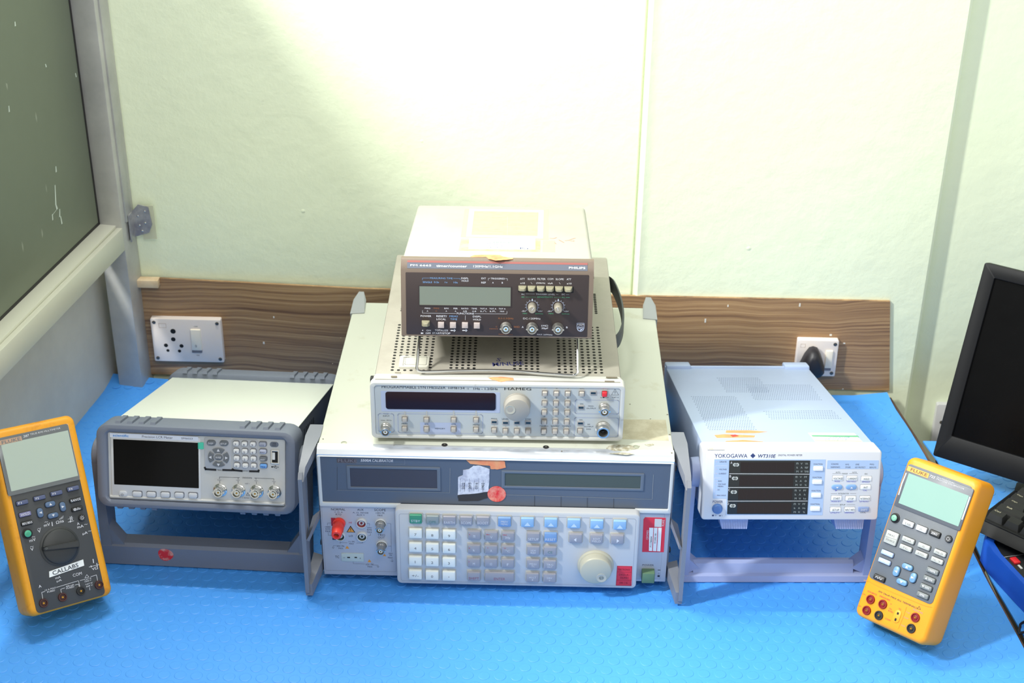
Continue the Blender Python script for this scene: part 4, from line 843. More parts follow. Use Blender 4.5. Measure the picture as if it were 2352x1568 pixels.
# wire bail
def dl(p): return T.L(p)
bm = bmesh.new(); zb = 0.2880; A = dl((-0.0955, 0.060, .345)); B = dl((0.0975, 0.060, .345))
wpts = [dl((-0.0940, 0.080, 0.3265)), dl((-0.0955, 0.047, 0.2965)), dl((-0.0958, 0.0415, 0.2905)), dl((-0.0925, 0.0395, 0.2878)), dl((-0.080, 0.040, 0.2872)), dl((-.030, .0445, .2875)), dl((.015, .0455, .2875)), dl((.055, .0415, .2872)), dl((0.086, 0.0385, 0.2872)), dl((0.0935, 0.0385, 0.2878)), dl((0.0965, 0.0405, 0.2905)), dl((0.0965, 0.047, 0.2965)), dl((0.0955, 0.080, 0.3265))]
tube(bm, smooth_path(wpts, 4), .0017, 10); T.part('wire_bail', bm, CHROME, label='chrome wire bail stand')
for x in (-.085, .085):
    bm = bmesh.new(); box(bm, x-.008, x+.008, pd-.03, pd-.01, -.0065, .003, .001); T.part('foot', bm, mat('black_rubber'))
    bm = bmesh.new(); box(bm, x-.0115, x+.0115, .020, .038, -.0045, .003, .001); T.part('bail_mount', bm, mat('black_rubber'))
# labels on the lid
TP = Plane(T, z=ph-.0006, a=math.pi/2, fix=False); TV = TP.on(1030, 460, 7.587)
def tq(name, pts, m, n1, **k): TP.poly(name, [TV.p(*x) for x in pts], 0, n1, m, smooth=False, **k)
tq('instruction_label', [(285, 145), (1740, 160), (1745, 690), (215, 640)], mat('clear_old_tape', (158, 156, 142), .25), .0001); tq('label_border', [(365, 150), (1665, 170), (1650, 672), (305, 640)], mat('yellowed_paper', (200, 196, 168), .5), .0003)
tq('faded_print', [(452, 190), (1568, 215), (1550, 622), (400, 600)], stained('faded_yellow_print', (170, 163, 140), (156, 150, 131), .35, 120, .4, .6), .0004)
tq('old_label', [(225, 665), (1600, 695), (1600, 895), (175, 875)], stained('green_yellow_paper', (190, 198, 150), (160, 190, 118), .5, 60, .4, .6), .0002); tq('calibration_label', [(365, 662), (1512, 672), (1512, 860), (350, 850)], mat('white_paper'), .0005)
tq('tape_patch', [(1650, 700), (1860, 705), (1860, 900), (1640, 898)], mat('clear_old_tape'), .0001)
TV.line([(380, 737), (700, 735)], INKG, .0006, n=.0007); TV.line([(1170, 745), (1485, 747)], INKG, .0006, n=.0007); TV.text('CALIBRATION LABORATORY', 690, 688, 1260, 702, mat('pale_ink', (170, 180, 180), .6), n=.0007)
TV.text('CERTIFIED', 715, 735, 1150, 750, INKG, n=.0007)
for i, s in enumerate(('INSTRUMENT', 'CAL DATE', 'DUE DATE')): TV.text(s, 440, 764+i*28, 640, 778+i*28, mat('pale_ink'), n=.0007); TV.text(('PM 665', '15-03-16', '14-03-17')[i], 680, 760+i*30, 910+i*40, 776+i*30, INKV, n=.0007)
TV.text('Kr', 1250, 830, 1430, 858, INKN, n=.0007); TV.line([(1030, 290), (1025, 610)], mat('pale_ink'), .0004, n=.0006)
for i in range(9): TV.line([(540, 300+i*34), (1000, 304+i*34)], mat('pale_ink'), .0004, n=.0006); TV.line([(1060, 304+i*34), (1520, 308+i*34)], mat('pale_ink'), .0004, n=.0006)
OM = mat('orange_marker', (225, 130, 100), .6)
for pts in ([(1770, 660), (1830, 668), (1885, 650)], [(1850, 740), (1880, 760)], [(1925, 690), (2015, 738)], [(2030, 705), (2100, 695)], [(2100, 700), (2180, 715), (2190, 705)], [(2110, 690), (2210, 660)]): TV.line(pts, OM, .0007, n=.0003)
FP = Plane(T, z=ph, a=math.pi/2, fix=False, crop=(1030, 460, 7.587))
blob(FP, [(380, 985), (450, 955), (700, 950), (900, 955), (960, 985), (1130, 1010), (1120, 1030), (960, 1040), (830, 1050), (700, 1025), (660, 990), (420, 990)], 'orange_tape', ORANGE, 0.0, .0003, .0004)
T.lettering()

# ================================================================ precision meter, left
BP = mat('blue_grey_rubber', (112, 119, 134), .5, bump=.15)
SX, SY, SZ, SRZ, ST = -0.3693, 0.0001, 0.1036, -0.0382, 0.3022
T = Thing('bench_instrument', 'white-topped meter in a grey-blue rubber bumper tilted on its handle, left of the stack', 'test instrument', (SX, SY, SZ), SRZ, ST)
sw, sh, sd = 0.1245, 0.1067, 0.3346
T.measure([(222, 975), (684, 990), (676, 1190), (218, 1160)], [(-sw, 0, sh), (sw, 0, sh), (sw, 0, 0), (-sw, 0, 0)])
P = Plane(T); S0 = P.on(200, 820, 3.136)
inner = P.on().q4([(244.5, 995), (651, 1012), (651, 1161), (248, 1147)])
bm = bmesh.new(); box(bm, -sw+.010, sw-.010, .030, sd-.015, .010, sh-.009, .003); T.part('case', bm, mat('slate_side', (88, 94, 106), .5))
bm = bmesh.new(); box(bm, -sw+.0085, sw-.0085, .034, sd-.018, sh-.0095, sh-.008, .0006); T.part('top_cover', bm, mat('pale_enamel', (222, 227, 217), .4, bump=.05))
def bumper(name, outer, inn, n0, n1, bev):
    return P.frame(name, outer, inn, n0, n1, BP, .016, .003, bev)
bumper('front_bumper', (0, sh/2, 2*sw, sh), (inner[0], inner[1], inner[2]+.001, inner[3]+.001), -.042, 0.0, .005)
P.frame('rear_bumper', (0, sh/2, 2*sw-.002, sh), (0, sh/2, 2*sw-.04, sh-.03), -sd, -sd+.032, BP, .016, .006, .004)
P.slab('rear_panel', (0, sh/2, 2*sw-.03, sh-.02), -sd+.004, -sd+.02, mat('slate_side'), .004)
for y0, y1 in ((.005, .038), (sd-.034, sd-.004)):
    for x in (-.097, -.0825, -.068, -.0535, .0575, .072, .0865, .101):
        for zt, s in ((sh, 1), (0, -1)):
            bm = bmesh.new(); hull(bm, [(x+dx, y, zt+s*z) for dx, y, z in ((-.004, y0, -.001), (.003, y0, -.001), (-.0035, y0+.002, .0028), (.0025, y0+.002, .0028), (-.004, y1, -.001), (.003, y1, -.001), (-.0035, y1-.002, .0028), (.0025, y1-.002, .0028))]); T.part('bumper_rib', bm, BP)
bm = bmesh.new()
for i in range(6):
    for s in (1,): box(bm, s*(sw-.0102), s*(sw-.0096), .10+i*.012, .105+i*.012, .045, .085)
T.part('side_vents', bm, mat('dark_vent', (50, 54, 62), .6), smooth=False)
P.slab('front_panel', (inner[0], inner[1], inner[2]+.001, inner[3]+.001), -.01, -.0045, mat('light_grey_face', (196, 196, 194), .42), .002)
hp = T.p if False else None
G = Plane(T, y=.0045); Q0 = G.on(200, 820, 3.136); Q1 = G.on(230, 960, 7.467); Q2 = G.on(450, 980, 8.252)
P.slab('lower_lip', (inner[0], inner[1]-inner[3]/2+.0018, inner[2], .0036), -.006, -.0020, mat('light_grey_face'), .001, .002)
scr = G.on().q4([(258.5, 1009), (449, 1015), (450, 1118), (261.5, 1111)]); pod = G.on().q4([(251, 997), (451, 1005), (456, 1150), (257, 1139)])
G.slab('display_pod', pod, 0, .0012, mat('silver_grey_face', (208, 208, 208), .38), .002, .0006)
G.slab('display_screen', scr, .0008, .0015, mat('glossy_black', (7, 7, 9), .1, spec=.18), .0004)
N1 = .00135
q = Q1.c4(905, 322, 1470, 72); G.slab('title_strip', (q[0], q[1], q[2], q[3]), .001, N1+.0001, mat('title_white', (222, 226, 236), .5), .0003)
Q1.text('scientific', 232, 282, 487, 322, mat('brand_blue_ink', (80, 150, 220), .6), n=N1+.0003, bold=.02); Q1.text('Precision LCR Meter', 707, 303, 1217, 343, INKP, n=N1+.0003, bold=.008); Q1.text('SM6023', 1365, 327, 1557, 357, INKP, n=N1+.0003, bold=.008)
q = Q1.c4(1688, 466, 95, 112); G.slab('green_sticker', q, 0, .0015, mat('turquoise_sticker', (80, 205, 170), .5), .0003)
LK = mat('light_key', (200, 202, 206), .38)
q = Q1.c4(353, 1272, 135, 92); pk = G.slab('power_button', q, .001, .0026, LK, .003, .0008); r = Q1.p(345, 1284); G.arc(*r, .0014, -240, 60, INKD, .0003, n=.0028); G.line([(r[0], r[1]), (r[0], r[1]+.0018)], INKD, .0003, n=.0028, metric=True)
for u, v in ((585, 1280), (818, 1290), (1052, 1298), (1287, 1307), (1520, 1316)):
    q = Q1.c4(u, v, 150, 84); G.slab('soft_key_surround', (q[0]+.0003, q[1]+.0005, q[2]+.0016, q[3]+.0016), .001, .0014, mat('key_gap', (120, 122, 128), .5), .002); G.slab('soft_key', q, .001, .0034, LK, .0022, .0011)
# key groups
GM = mat('group_grey', (178, 180, 184), .42)
q = Q2.c4(370, 505, 520, 600); G.slab('menu_key_panel', q, 0, .0006, GM, .002, .0003); q = Q2.c4(897, 525, 505, 600); G.slab('entry_key_panel', q, 0, .0006, GM, .002, .0003)
BK = mat('black_bar', (22, 22, 26), .5)
for a in (([(112, 770), (125, 795), (310, 808)]), ([(465, 812), (630, 818)]), ([(648, 800), (665, 815), (820, 832)]), ([(985, 838), (1148, 842), (1155, 825)])): Q2.line(a, BK, .0024, n=.0007)
Q2.text('MENU', 345, 805, 440, 830, INKB); Q2.text('ENTRY', 845, 822, 955, 846, INKB)
DKK = mat('charcoal_key', (104, 108, 112), .42); B0 = .0006
for t, u, v in (('DISP', 258, 290), ('SETUP', 502, 297)):
    q = Q2.c4(u, v, 170, 104); G.slab('oval_key', q, 0, .0026, DKK, .0062, .0009); Q2.tc(t, u-8, v+8, 100 if t == 'DISP' else 122, 34, INKW, n=.0028, bold=.008)
nc = Q2.p(385, 568); N3 = .0028
def sector(a0, a1, r0, r1, m, n1, name):
    sx, sy = 1.0, .92; bm = bmesh.new(); pts = []
    for k in range(9): a = math.radians(a0+(a1-a0)*k/8); pts.append((nc[0]+r1*sx*math.cos(a), nc[1]+r1*sy*math.sin(a)))
    for k in range(9): a = math.radians(a1+(a0-a1)*k/8); pts.append((nc[0]+r0*sx*math.cos(a), nc[1]+r0*sy*math.sin(a)))
    cx = sum(p[0] for p in pts)/18; cy = sum(p[1] for p in pts)/18
    loft(bm, [[G.w(x, y, 0) for x, y in pts], [G.w(x, y, n1-.0007) for x, y in pts], [G.w(cx+(x-cx)*.9, cy+(y-cy)*.9, n1) for x, y in pts]]); return T.part(name, bm, m)
for a in (0, 90, 180, 270): sector(a-36, a+36, .0068, .0130, DKK, .0026, 'arrow_key')
for d, a in (('r', 0), ('u', 90), ('l', 180), ('d', 270)):
    x, y = nc[0]+.0100*math.cos(math.radians(a)), nc[1]+.0092*math.sin(math.radians(a)); s = .0019
    G.area_({'u': [(x-s, y-s*.8), (x+s, y-s*.8), (x, y+s)], 'd': [(x-s, y+s*.8), (x, y-s), (x+s, y+s*.8)], 'l': [(x+s*.8, y-s), (x+s*.8, y+s), (x-s, y)], 'r': [(x-s*.8, y-s), (x+s, y), (x-s*.8, y+s)]}[d], INKW, .0028)
G.slab('enter_key', (nc[0], nc[1], .0096, .0066), 0, .0026, DKK, .0033, .0009); G.tm('ENTER', nc[0], nc[1], .0068, .0021, INKW, n=.0028, bold=.008)
PK = mat('pearl_key', (220, 219, 216), .38)
for i, t in enumerate(('7', '8', '9', '4', '5', '6', '1', '2', '3', '0', '.', '±')):
    c, r = i % 3, i//3; u = (735, 901, 1065)[c]; v = (303, 446, 584, 720)[r]+c*5
    q = Q2.c4(u, v, 112, 92); G.slab('key_surround', (q[0]+.0003, q[1]+.0006, q[2]+.0010, q[3]+.0008), 0, .0008, mat('key_gap'), .0022); G.slab('number_key', q, 0, .0032, PK, .0022, .0010)
    Q2.tc(t, u-6, v+12, 32 if t not in '1.' else 12, 38 if t != '.' else 10, INKP, n=.0034, bold=.008)
for t, v, m, ink in (('LOCK', 315, mat('lilac_key', (165, 170, 186), .42), INKP), ('BIAS', 455, mat('pale_lilac_key', (182, 186, 204), .42), INKP), ('RESET', 598, DKK, INKW), ('TRIG', 735, mat('bright_blue_key', (110, 165, 225), .42), INKN)):
    q = Q2.c4(1258, v, 140, 84); G.slab('key_surround', (q[0]+.0002, q[1]+.0004, q[2]+.0012, q[3]+.0012), 0, .0008, mat('key_gap'), .0022); G.slab('function_key', q, 0, .0030, m, .0022, .0009); Q2.tc(t, 1252, v+10, 92, 28, ink, n=.0032, bold=.008)
q = Q2.c4(1485, 322, 176, 102); G.slab('oval_badge', q, 0, .0004, mat('badge_slate', (106, 112, 124), .5), .0062); Q2.tc('USB', 1482, 304, 84, 30, INKD, n=.0006, bold=.012); Q2.tc('HOST', 1486, 342, 84, 26, INKD, n=.0006, bold=.012)
q = Q2.c4(1492, 562, 128, 232); u = G.frame('usb_port', (q[0], q[1], q[2]+.0026, q[3]+.0026), (q[0], q[1], q[2]-.001, q[3]-.001), 0, .0014, CHROME, .0006, .0003, .0003); G.slab('port_cavity', (q[0], q[1], q[2], q[3]), 0, .0003, HOLE, .0003, parent=u)
G.slab('port_tongue', (q[0]-.0016, q[1]+.001, .0034, q[3]-.006), 0, .0010, INS, .0003, parent=u)
Q2.line([(1418, 757), (1555, 765)], INKB, .0004); Q2.disc(*Q2.p(1425, 758), .0010, INKB); Q2.tri(1550, 765, 16, 22, INKB, 'r'); Q2.line([(1445, 758), (1470, 740), (1495, 741)], INKB, .0004); Q2.line([(1460, 760), (1485, 782), (1515, 785)], INKB, .0004); Q2.disc(*Q2.p(1497, 741), .0007, INKB); Q2.rect(1517, 785, 12, 12, INKB)
Q2.text('UNKNOWN', 822, 952, 1015, 984, INKD)
for pts in ([(383, 1062), (382, 1022)], [(380, 985), (382, 948), (772, 962)], [(740, 1072), (740, 1030)], [(742, 990), (742, 962)], [(1065, 972), (1450, 989), (1450, 1022)], [(1097, 1085), (1097, 1045)], [(1095, 1008), (1095, 975)], [(1453, 1100), (1453, 1060)]): Q2.line(pts, INKD, .0004)
for t, u, v in (('Lcur', 381, 1004), ('Lpot', 740, 1012), ('Hpot', 1097, 1028), ('Hcur', 1453, 1042)): Q2.tc(t, u, v, 70, 24, INKP)
Q2.text('CAT I', 875, 1067, 960, 1092, INKP); Q2.line([(920, 1252), (888, 1305), (955, 1307), (920, 1252)], INKD, .0004); Q2.text('!', 917, 1270, 923, 1298, INKD); Q2.text('≤ 42VDC', 812, 1342, 945, 1366, INKD); Q2.text('MAX', 978, 1346, 1040, 1368, INKD)
for u, v in ((388, 1198), (745, 1212), (1103, 1228), (1460, 1243)):
    q = Q2.p(u, v); bnc(G, *q, 0, .0085, .0060, .0125, CHROME, mat('cream_insulator', (226, 224, 208), .5))
q = S0.c4(560, 1395, 10, 10)
# carrying handle standing on the mat
def wl(p): return T.Mi @ Vector(p)
rz = Matrix.Rotation(SRZ, 4, 'Z')
def hw_(a, b, z): p = Matrix.Translation((SX, SY, 0)) @ rz @ Vector((a, b, z)); return wl(p)
def rectpts(cx, cy, z, w, d): return [hw_(cx+sx*w/2, cy+sy*d/2, z) for sx in (-1, 1) for sy in (-1, 1)]
bm = bmesh.new(); bw = .1345
hull(bm, [hw_(x, y, z) for x in (-bw, bw) for y, z in ((.020, .0025), (.023, .0006), (.020, .030), (.024, .0335), (.042, .0006), (.042, .034))])
for s in (-1, 1):
    pv = T.M @ Vector((s*(sw+.004), .034, .060)); l = rz.inverted() @ (pv-Vector((SX, SY, 0)))
    top = []
    for k in range(14):
        a = 2*math.pi*k/14; yy, zz = l.y+.021*math.cos(a), l.z+.021*math.sin(a)
        top += [hw_(s*(sw+.0003), yy, zz), hw_(s*(sw+.0095), yy, zz), hw_(s*(sw+.0115), l.y+.017*math.cos(a), l.z+.017*math.sin(a))]
    hull(bm, top)
    hull(bm, [hw_(s*x, l.y+y, l.z) for x in (sw+.0007, sw+.0105) for y in (-.020, .020)]+[hw_(s*x, y, .025) for x in (bw-.014, bw) for y in (.020, .042)])
    hull(bm, [hw_(s*x, y, z) for x, z in ((bw-.012, .025), (bw-.012, .060), (bw-.030, .032), (bw-.022, .036), (bw-.016, .044)) for y in (.022, .040)])
T.part('carrying_handle', bm, BP, ang=30)
# red paper dot on the bar
bm = bmesh.new(); c = Vector((-.0520, .0198, .0205)); ring = []
for k in range(24): a = 2*math.pi*k/24; r = .0098*(1+.05*math.sin(3*a+1)); ring.append((c.x+r*math.cos(a), r*math.sin(a)*.95+c.z))
loft(bm, [[hw_(x, .0203, z) for x, z in ring], [hw_(x, .0197, z) for x, z in ring]]); T.part('red_sticker', bm, stained('red_worn_sticker', (205, 150, 140), (205, 35, 45), .6, 110, .40, .52), label='round worn red sticker on the handle bar')
T.lettering()

# ================================================================ power meter, right
YX, YY, YZ, YRZ, YT = 0.3579, -0.0114, 0.1207, 0.04, 0.2632
T = Thing('bench_instrument', 'pale blue power meter with white front, tilted on its handle right of the stack', 'test instrument', (YX, YY, YZ), YRZ, YT)
yw, yh, yd = 0.1074, 0.0884, 0.4096
T.measure([(1611, 1037), (2031, 1031), (2018, 1194), (1608, 1194)], [(-yw, 0, yh), (yw, 0, yh), (yw, 0, 0), (-yw, 0, 0)])
YB = mat('pale_blue_enamel', (164, 180, 210), .4, bump=.05); YW = mat('cool_white_plastic', (206, 209, 216), .38)
bm = bmesh.new(); box(bm, -yw+.0025, yw-.0025, .028, yd-.006, .003, yh-.001, .0015); T.part('case', bm, YB)
P = Plane(T)
P.slab('front_bezel', (0, yh/2, 2*yw, yh), -.034, 0.0, YW, .004, .0022)
P.slab('rear_frame', (0, yh/2+.0005, 2*yw-.002, yh+.001), -yd, -yd+.0062, YB, .002, .001)
for x in (-.087, .087):
    bm = bmesh.new(); box(bm, x-.018, x+.018, yd-.012, yd+.012, yh-.006, yh+.004, .002); T.part('rear_foot', bm, YB)
    bm = bmesh.new(); box(bm, x-.018, x+.018, yd-.006, yd+.010, -.006, .01, .002); T.part('rear_foot', bm, YB)
LAV = mat('lavender_plastic', (156, 168, 206), .45)
for x0, x1 in ((-.084, -.048), (.056, .094)):
    bm = bmesh.new(); xc = (x0+x1)/2
    hull(bm, [(x, y, z) for x, y, z in ((x0, .010, .001), (x1, .010, .001), (x0, .040, .001), (x1, .040, .001), (x0+.004, .0115, -.0155), (x1-.001, .0115, -.0155), (x0+.004, .036, -.0155), (x1-.001, .036, -.0155))])
    for k in range(15):
        xx = x0+.005+k*(x1-x0-.007)/14; box(bm, xx-.0006, xx+.0006, .0102, .0125, -.0152, .0)
    T.part('front_foot', bm, LAV)
Y0 = P.on(1530, 820, 2.958); Y1 = P.on(1590, 1000, 5.227); V = P.on()
PB = mat('powder_blue_panel', (164, 186, 218), .45)
q = V.q4([(1634, 1057), (1894, 1054.5), (1885, 1181), (1630.5, 1145)]); dq = V.q4([(1671, 1059), (1858, 1057), (1850, 1180), (1664.5, 1181)])
ax0 = Y1.p(230, 620)[0]; ax1 = Y1.p(1570, 620)[0]; at = Y1.p(900, 290)[1]; ab = Y1.p(900, 955)[1]; al = Y1.p(300, 762)[1]; aw = Y1.p(385, 860)[0]
P.slab('display_surround', ((aw+ax1)/2, (at+ab)/2, ax1-aw, at-ab), -.001, .0003, PB, .0005); P.slab('indicator_column', ((ax0+aw)/2, (at+al)/2, aw-ax0, at-al), -.001, .0003, PB, .0005)
P.slab('indicator_strip', Y1.c4(1930, 340, 648, 106), -.001, .0003, PB, .0005)
P.slab('display_window', dq, -.0005, .0008, mat('grey_black_window', (44, 47, 48), .25, spec=.25), .0005, .0002)
D = P.on(1590, 1000, 5.227); N2 = .0010
for i in range(4):
    v = 382+162*i; du = -11*i; hb = 122
    D.rect(872+du, v+2, 652, hb, mat('segment_red_black', (26, 15, 17), .2), n=N2)
    for k in range(1, 6): D.line([(545+du+k*108, v-55), (542+du+k*108, v+58)], mat('segment_gap', (40, 30, 33), .4), .0002, n=N2+.0001)
    if i < 3: D.line([(418+du, v+84-i*.0), (1385+du, v+78)], mat('bright_white_ink', (232, 234, 236), .5), .0005, n=N2)
    D.tc('ABCD'[i], 440+du, v-48, 20, 28, INKW, n=N2); D.disc(*D.p(480+du, v-24), .0022, mat('oval_mark', (180, 184, 180), .5), n=N2); D.disc(*D.p(510+du, v-24), .0022, mat('oval_mark'), n=N2); D.rect(495+du, v-24, 34, 25, mat('oval_mark'), n=N2)
    D.tc('Hold', 495+du, v-24, 40, 12, INKD, n=N2+.0002)
    for r in range(3):
        for c, t in enumerate((('m', 'V', ('VA', 'PF', 'PF', 'PF')[i]), ('k', 'A', ('var', '°', 'h', 'Hz')[i]), ('M', 'W', ('TIME', '%', 'h±', '%')[i]))[r]):
            D.tc(t, 1238+du*.9+c*(52 if c < 2 else 56), v-48+r*48, 14+10*len(t), 22, mat('grey_ink', (150, 158, 156), .6), n=N2)
for i in range(4):
    u, v = 1495-12.3*i, 393+161*i; q = D.c4(u, v, 118, 54); P.slab('function_key', q, 0, .0020, mat('white_soft_key', (228, 230, 232), .4), .001, .0007); D.tc('FUNCTION', u, v-53, 110, 18, INKP, n=.0005)
D.text('YOKOGAWA', 238, 232, 630, 278, INKN); r = D.c4(697, 250, 62, 60); P.area_([(r[0]-r[2]/2, r[1]), (r[0], r[1]-r[3]/2), (r[0]+r[2]/2, r[1]), (r[0], r[1]+r[3]/2)], INKN)
D.text('WT310E', 760, 230, 975, 272, INKN, shear=.2, bold=.012); D.text('DIGITAL POWER METER', 1003, 226, 1298, 247, INKP, shear=.2)
for t, u, v, w in (('UPDATE', 340, 327, 84), ('VOLTAGE', 340, 417, 88), ('CURRENT', 337, 467, 90), ('RMS', 308, 557, 42), ('VOLTAGE', 330, 592, 90), ('MEAN', 315, 618, 62), ('DC', 295, 658, 26), ('MAX HOLD', 328, 724, 104)):
    D.tc(t, u, v, w, 17, INKP, n=.0005)
for v in (327, 417, 467, 557, 592, 658, 724): D.rect(265, v, 12, 8, mat('pale_led', (200, 190, 205), .5), n=.0005)
for pts in ([(245, 475), (245, 378), (390, 376)], [(240, 690), (240, 520), (318, 518)]): D.line(pts, mat('white_line', (215, 220, 235), .5), .0004, n=.0005)
D.text('POWER', 228, 785, 345, 815, INKN)
q = D.p(282, 880); P.lathe('power_button', *q, [(.0064, -.001), (.0064, .0004), (.0058, .0010), (.0057, .0036), (.0050, .0046), (.0030, .0048)], mat('steel_blue_button', (74, 112, 172), .35), seg=32, label='round blue power button')
D.rect(232, 961, 22, 18, INKN); D.tc('O', 263, 961, 18, 16, INKP); D.rect(314, 964, 22, 10, INKN); D.line([(340, 954), (340, 970)], INKP, .0003)
for t, u, v, w in (('SCALING', 1702, 335, 90), ('HARMONICS', 1710, 373, 116), ('AVG', 1857, 338, 44), ('STORE', 1867, 373, 66), ('LINE', 1985, 336, 46), ('KEY PROTECT', 2022, 372, 128), ('FREQ', 2170, 334, 54), ('REMOTE', 2182, 371, 84)): D.tc(t, u, v, w, 18, INKP, n=.0005)
WK = mat('white_soft_key')
for i, (t, t2, u, v) in enumerate((('VOLTAGE', 'MODE', 1740, 508), ('CURRENT', 'MAX HOLD', 1917, 508), ('HOLD', 'SINGLE', 2098, 510), ('INT', 'CAL', 2088, 614), ('START', 'MODE SET', 1722, 750), ('STOP', 'RESET', 1900, 752), ('INTERFACE', 'KEY PROTECT', 2078, 750), ('SETUP', 'UTILITY', 1710, 887), ('INPUT INFO', 'HARMONICS', 1888, 886))):
    q = D.c4(u, v, 132, 56); P.slab('soft_key', q, -.0005, .0012, WK, .0012, .0008)
    q = D.c4(u, v, 136, 60); P.line([(q[0]-q[2]/2, q[1]-q[3]/2), (q[0]-q[2]/2, q[1]+q[3]/2), (q[0]+q[2]/2, q[1]+q[3]/2)], mat('grey_line', (120, 122, 128), .5), .0003, n=.0002, metric=True)
    D.tc(t, u, v, min(118, 17*len(t)), 24, mat('grey_green_ink', (90, 98, 92), .6), n=.0014); D.tc(t2, u-6, v+38, min(118, 16*len(t2)), 18, INKV, n=.0003)
for u, v, d in ((1730, 614, 'd'), (1908, 612, 'u')):
    q = D.c4(u, v, 136, 58); P.slab('oval_key', q, -.0005, .0018, mat('sky_key', (122, 160, 206), .38), .0052, .0009); D.tri(u, v+4, 34, 20, INKW, d, n=.0020)
q = D.c4(2062, 878, 136, 56); P.slab('shift_key', q, -.0005, .0018, mat('dusk_key', (128, 146, 184), .38), .0012, .0008); D.tc('SHIFT', 2062, 884, 86, 24, INKW, n=.0020, shear=.2); D.tc('LOCAL', 2055, 922, 68, 16, INKP)
for pts in ([(1675, 455), (1785, 453)], [(1885, 451), (1992, 450)], [(1655, 696), (1730, 695)], [(1895, 693), (1968, 692)], [(1645, 831), (1748, 830)], [(1852, 829), (1955, 828)]): D.line(pts, mat('grey_line'), .0003)
for t, u, v, w in (('AUTO', 1742, 437, 56), ('RANGE', 1830, 452, 66), ('AUTO', 1950, 435, 56), ('ESC', 2098, 452, 38), ('INTEGRATOR', 1812, 694, 132), ('SETUP', 1798, 829, 70)): D.tc(t, u, v, w, 16, mat('grey_green_ink'))
D.tri(1722, 657, 26, 18, INKV, 'r'); D.tc('*', 1903, 657, 10, 10, INKV)
# perforated blocks and labels on the lid
TP = Plane(T, z=yh-.001, a=math.pi/2, fix=False); TV = TP.on(1530, 820, 2.958)
def grid(c, nx, ny):   # corners tl, tr, bl in crop px
    a, b, d = [Vector(TV.p(*x)) for x in c]
    bm = bmesh.new()
    for j in range(ny):
        for i in range(nx):
            o = a+(b-a)*((i+(j % 2)*.5)/nx)+(d-a)*(j/max(ny-1, 1)); TP.lathe_bm(bm, o.x, o.y, [(.00095, -.0004), (.00095, .00012)], 6)
    T.part('vent_grille', bm, mat('vent_blue_dark', (92, 106, 140), .6), smooth=False)
grid([(172, 268), (475, 268), (290, 492)], 20, 24); grid([(348, 142), (635, 142), (412, 236)], 20, 11); grid([(545, 188), (990, 190), (600, 288)], 30, 12); grid([(665, 368), (1140, 364), (710, 420)], 30, 6)
FR = Plane(T, z=yh-.001, a=math.pi/2, fix=False, crop=(1530, 820, 2.958))
OT = stained('peach_tape', (230, 160, 105), (230, 135, 85), .5, 50, .4, .7)
for pts in ([(405, 497), (560, 497), (690, 508), (600, 517), (405, 515)], [(330, 530), (400, 524), (605, 532), (600, 545), (345, 548)], [(402, 570), (520, 562), (660, 574), (655, 584), (402, 584)]): blob(FR, pts, 'orange_tape', OT, 0, .0002, .0005)
blob(FR, [(437, 530), (470, 527), (495, 537), (455, 543)], 'red_mark', mat('red_wax', (245, 60, 50), .5), 0, .0004, .0004)
q = [FR.p(*x) for x in ((965, 514), (1278, 517), (1335, 577), (1012, 573))]; FR.poly('calibration_label', q, 0, .0003, WP, smooth=False)
FR.shape([(985, 532), (1300, 534), (1312, 545), (995, 541)], INKG, n=.0005); FR.shape([(1010, 567), (1325, 571), (1330, 575), (1013, 571)], mat('pale_olive_ink', (200, 208, 160), .6), n=.0005)
FR.text('CALIBRATION LAB', 1060, 519, 1220, 529, mat('pale_ink'), n=.0005)
for i, (a, b) in enumerate(((1100, 548), (1085, 557), (1080, 565))): FR.text(('WT310E', '16-03-16', '15-03-17')[i], a, b-4, a+150, b+4, INKBL, n=.0005)
LB_ = Plane(T, z=yh, a=math.pi/2, fix=False, crop=(1530, 820, 2.958)); LB_.rect(335, 625, 120, 14, mat('worn_cream_label', (232, 226, 205), .6), n=.0003); LB_.tc('12E', 300, 624, 42, 8, mat('pale_orange_ink', (225, 180, 140), .6), n=.0005)
YBAR = Plane(T)
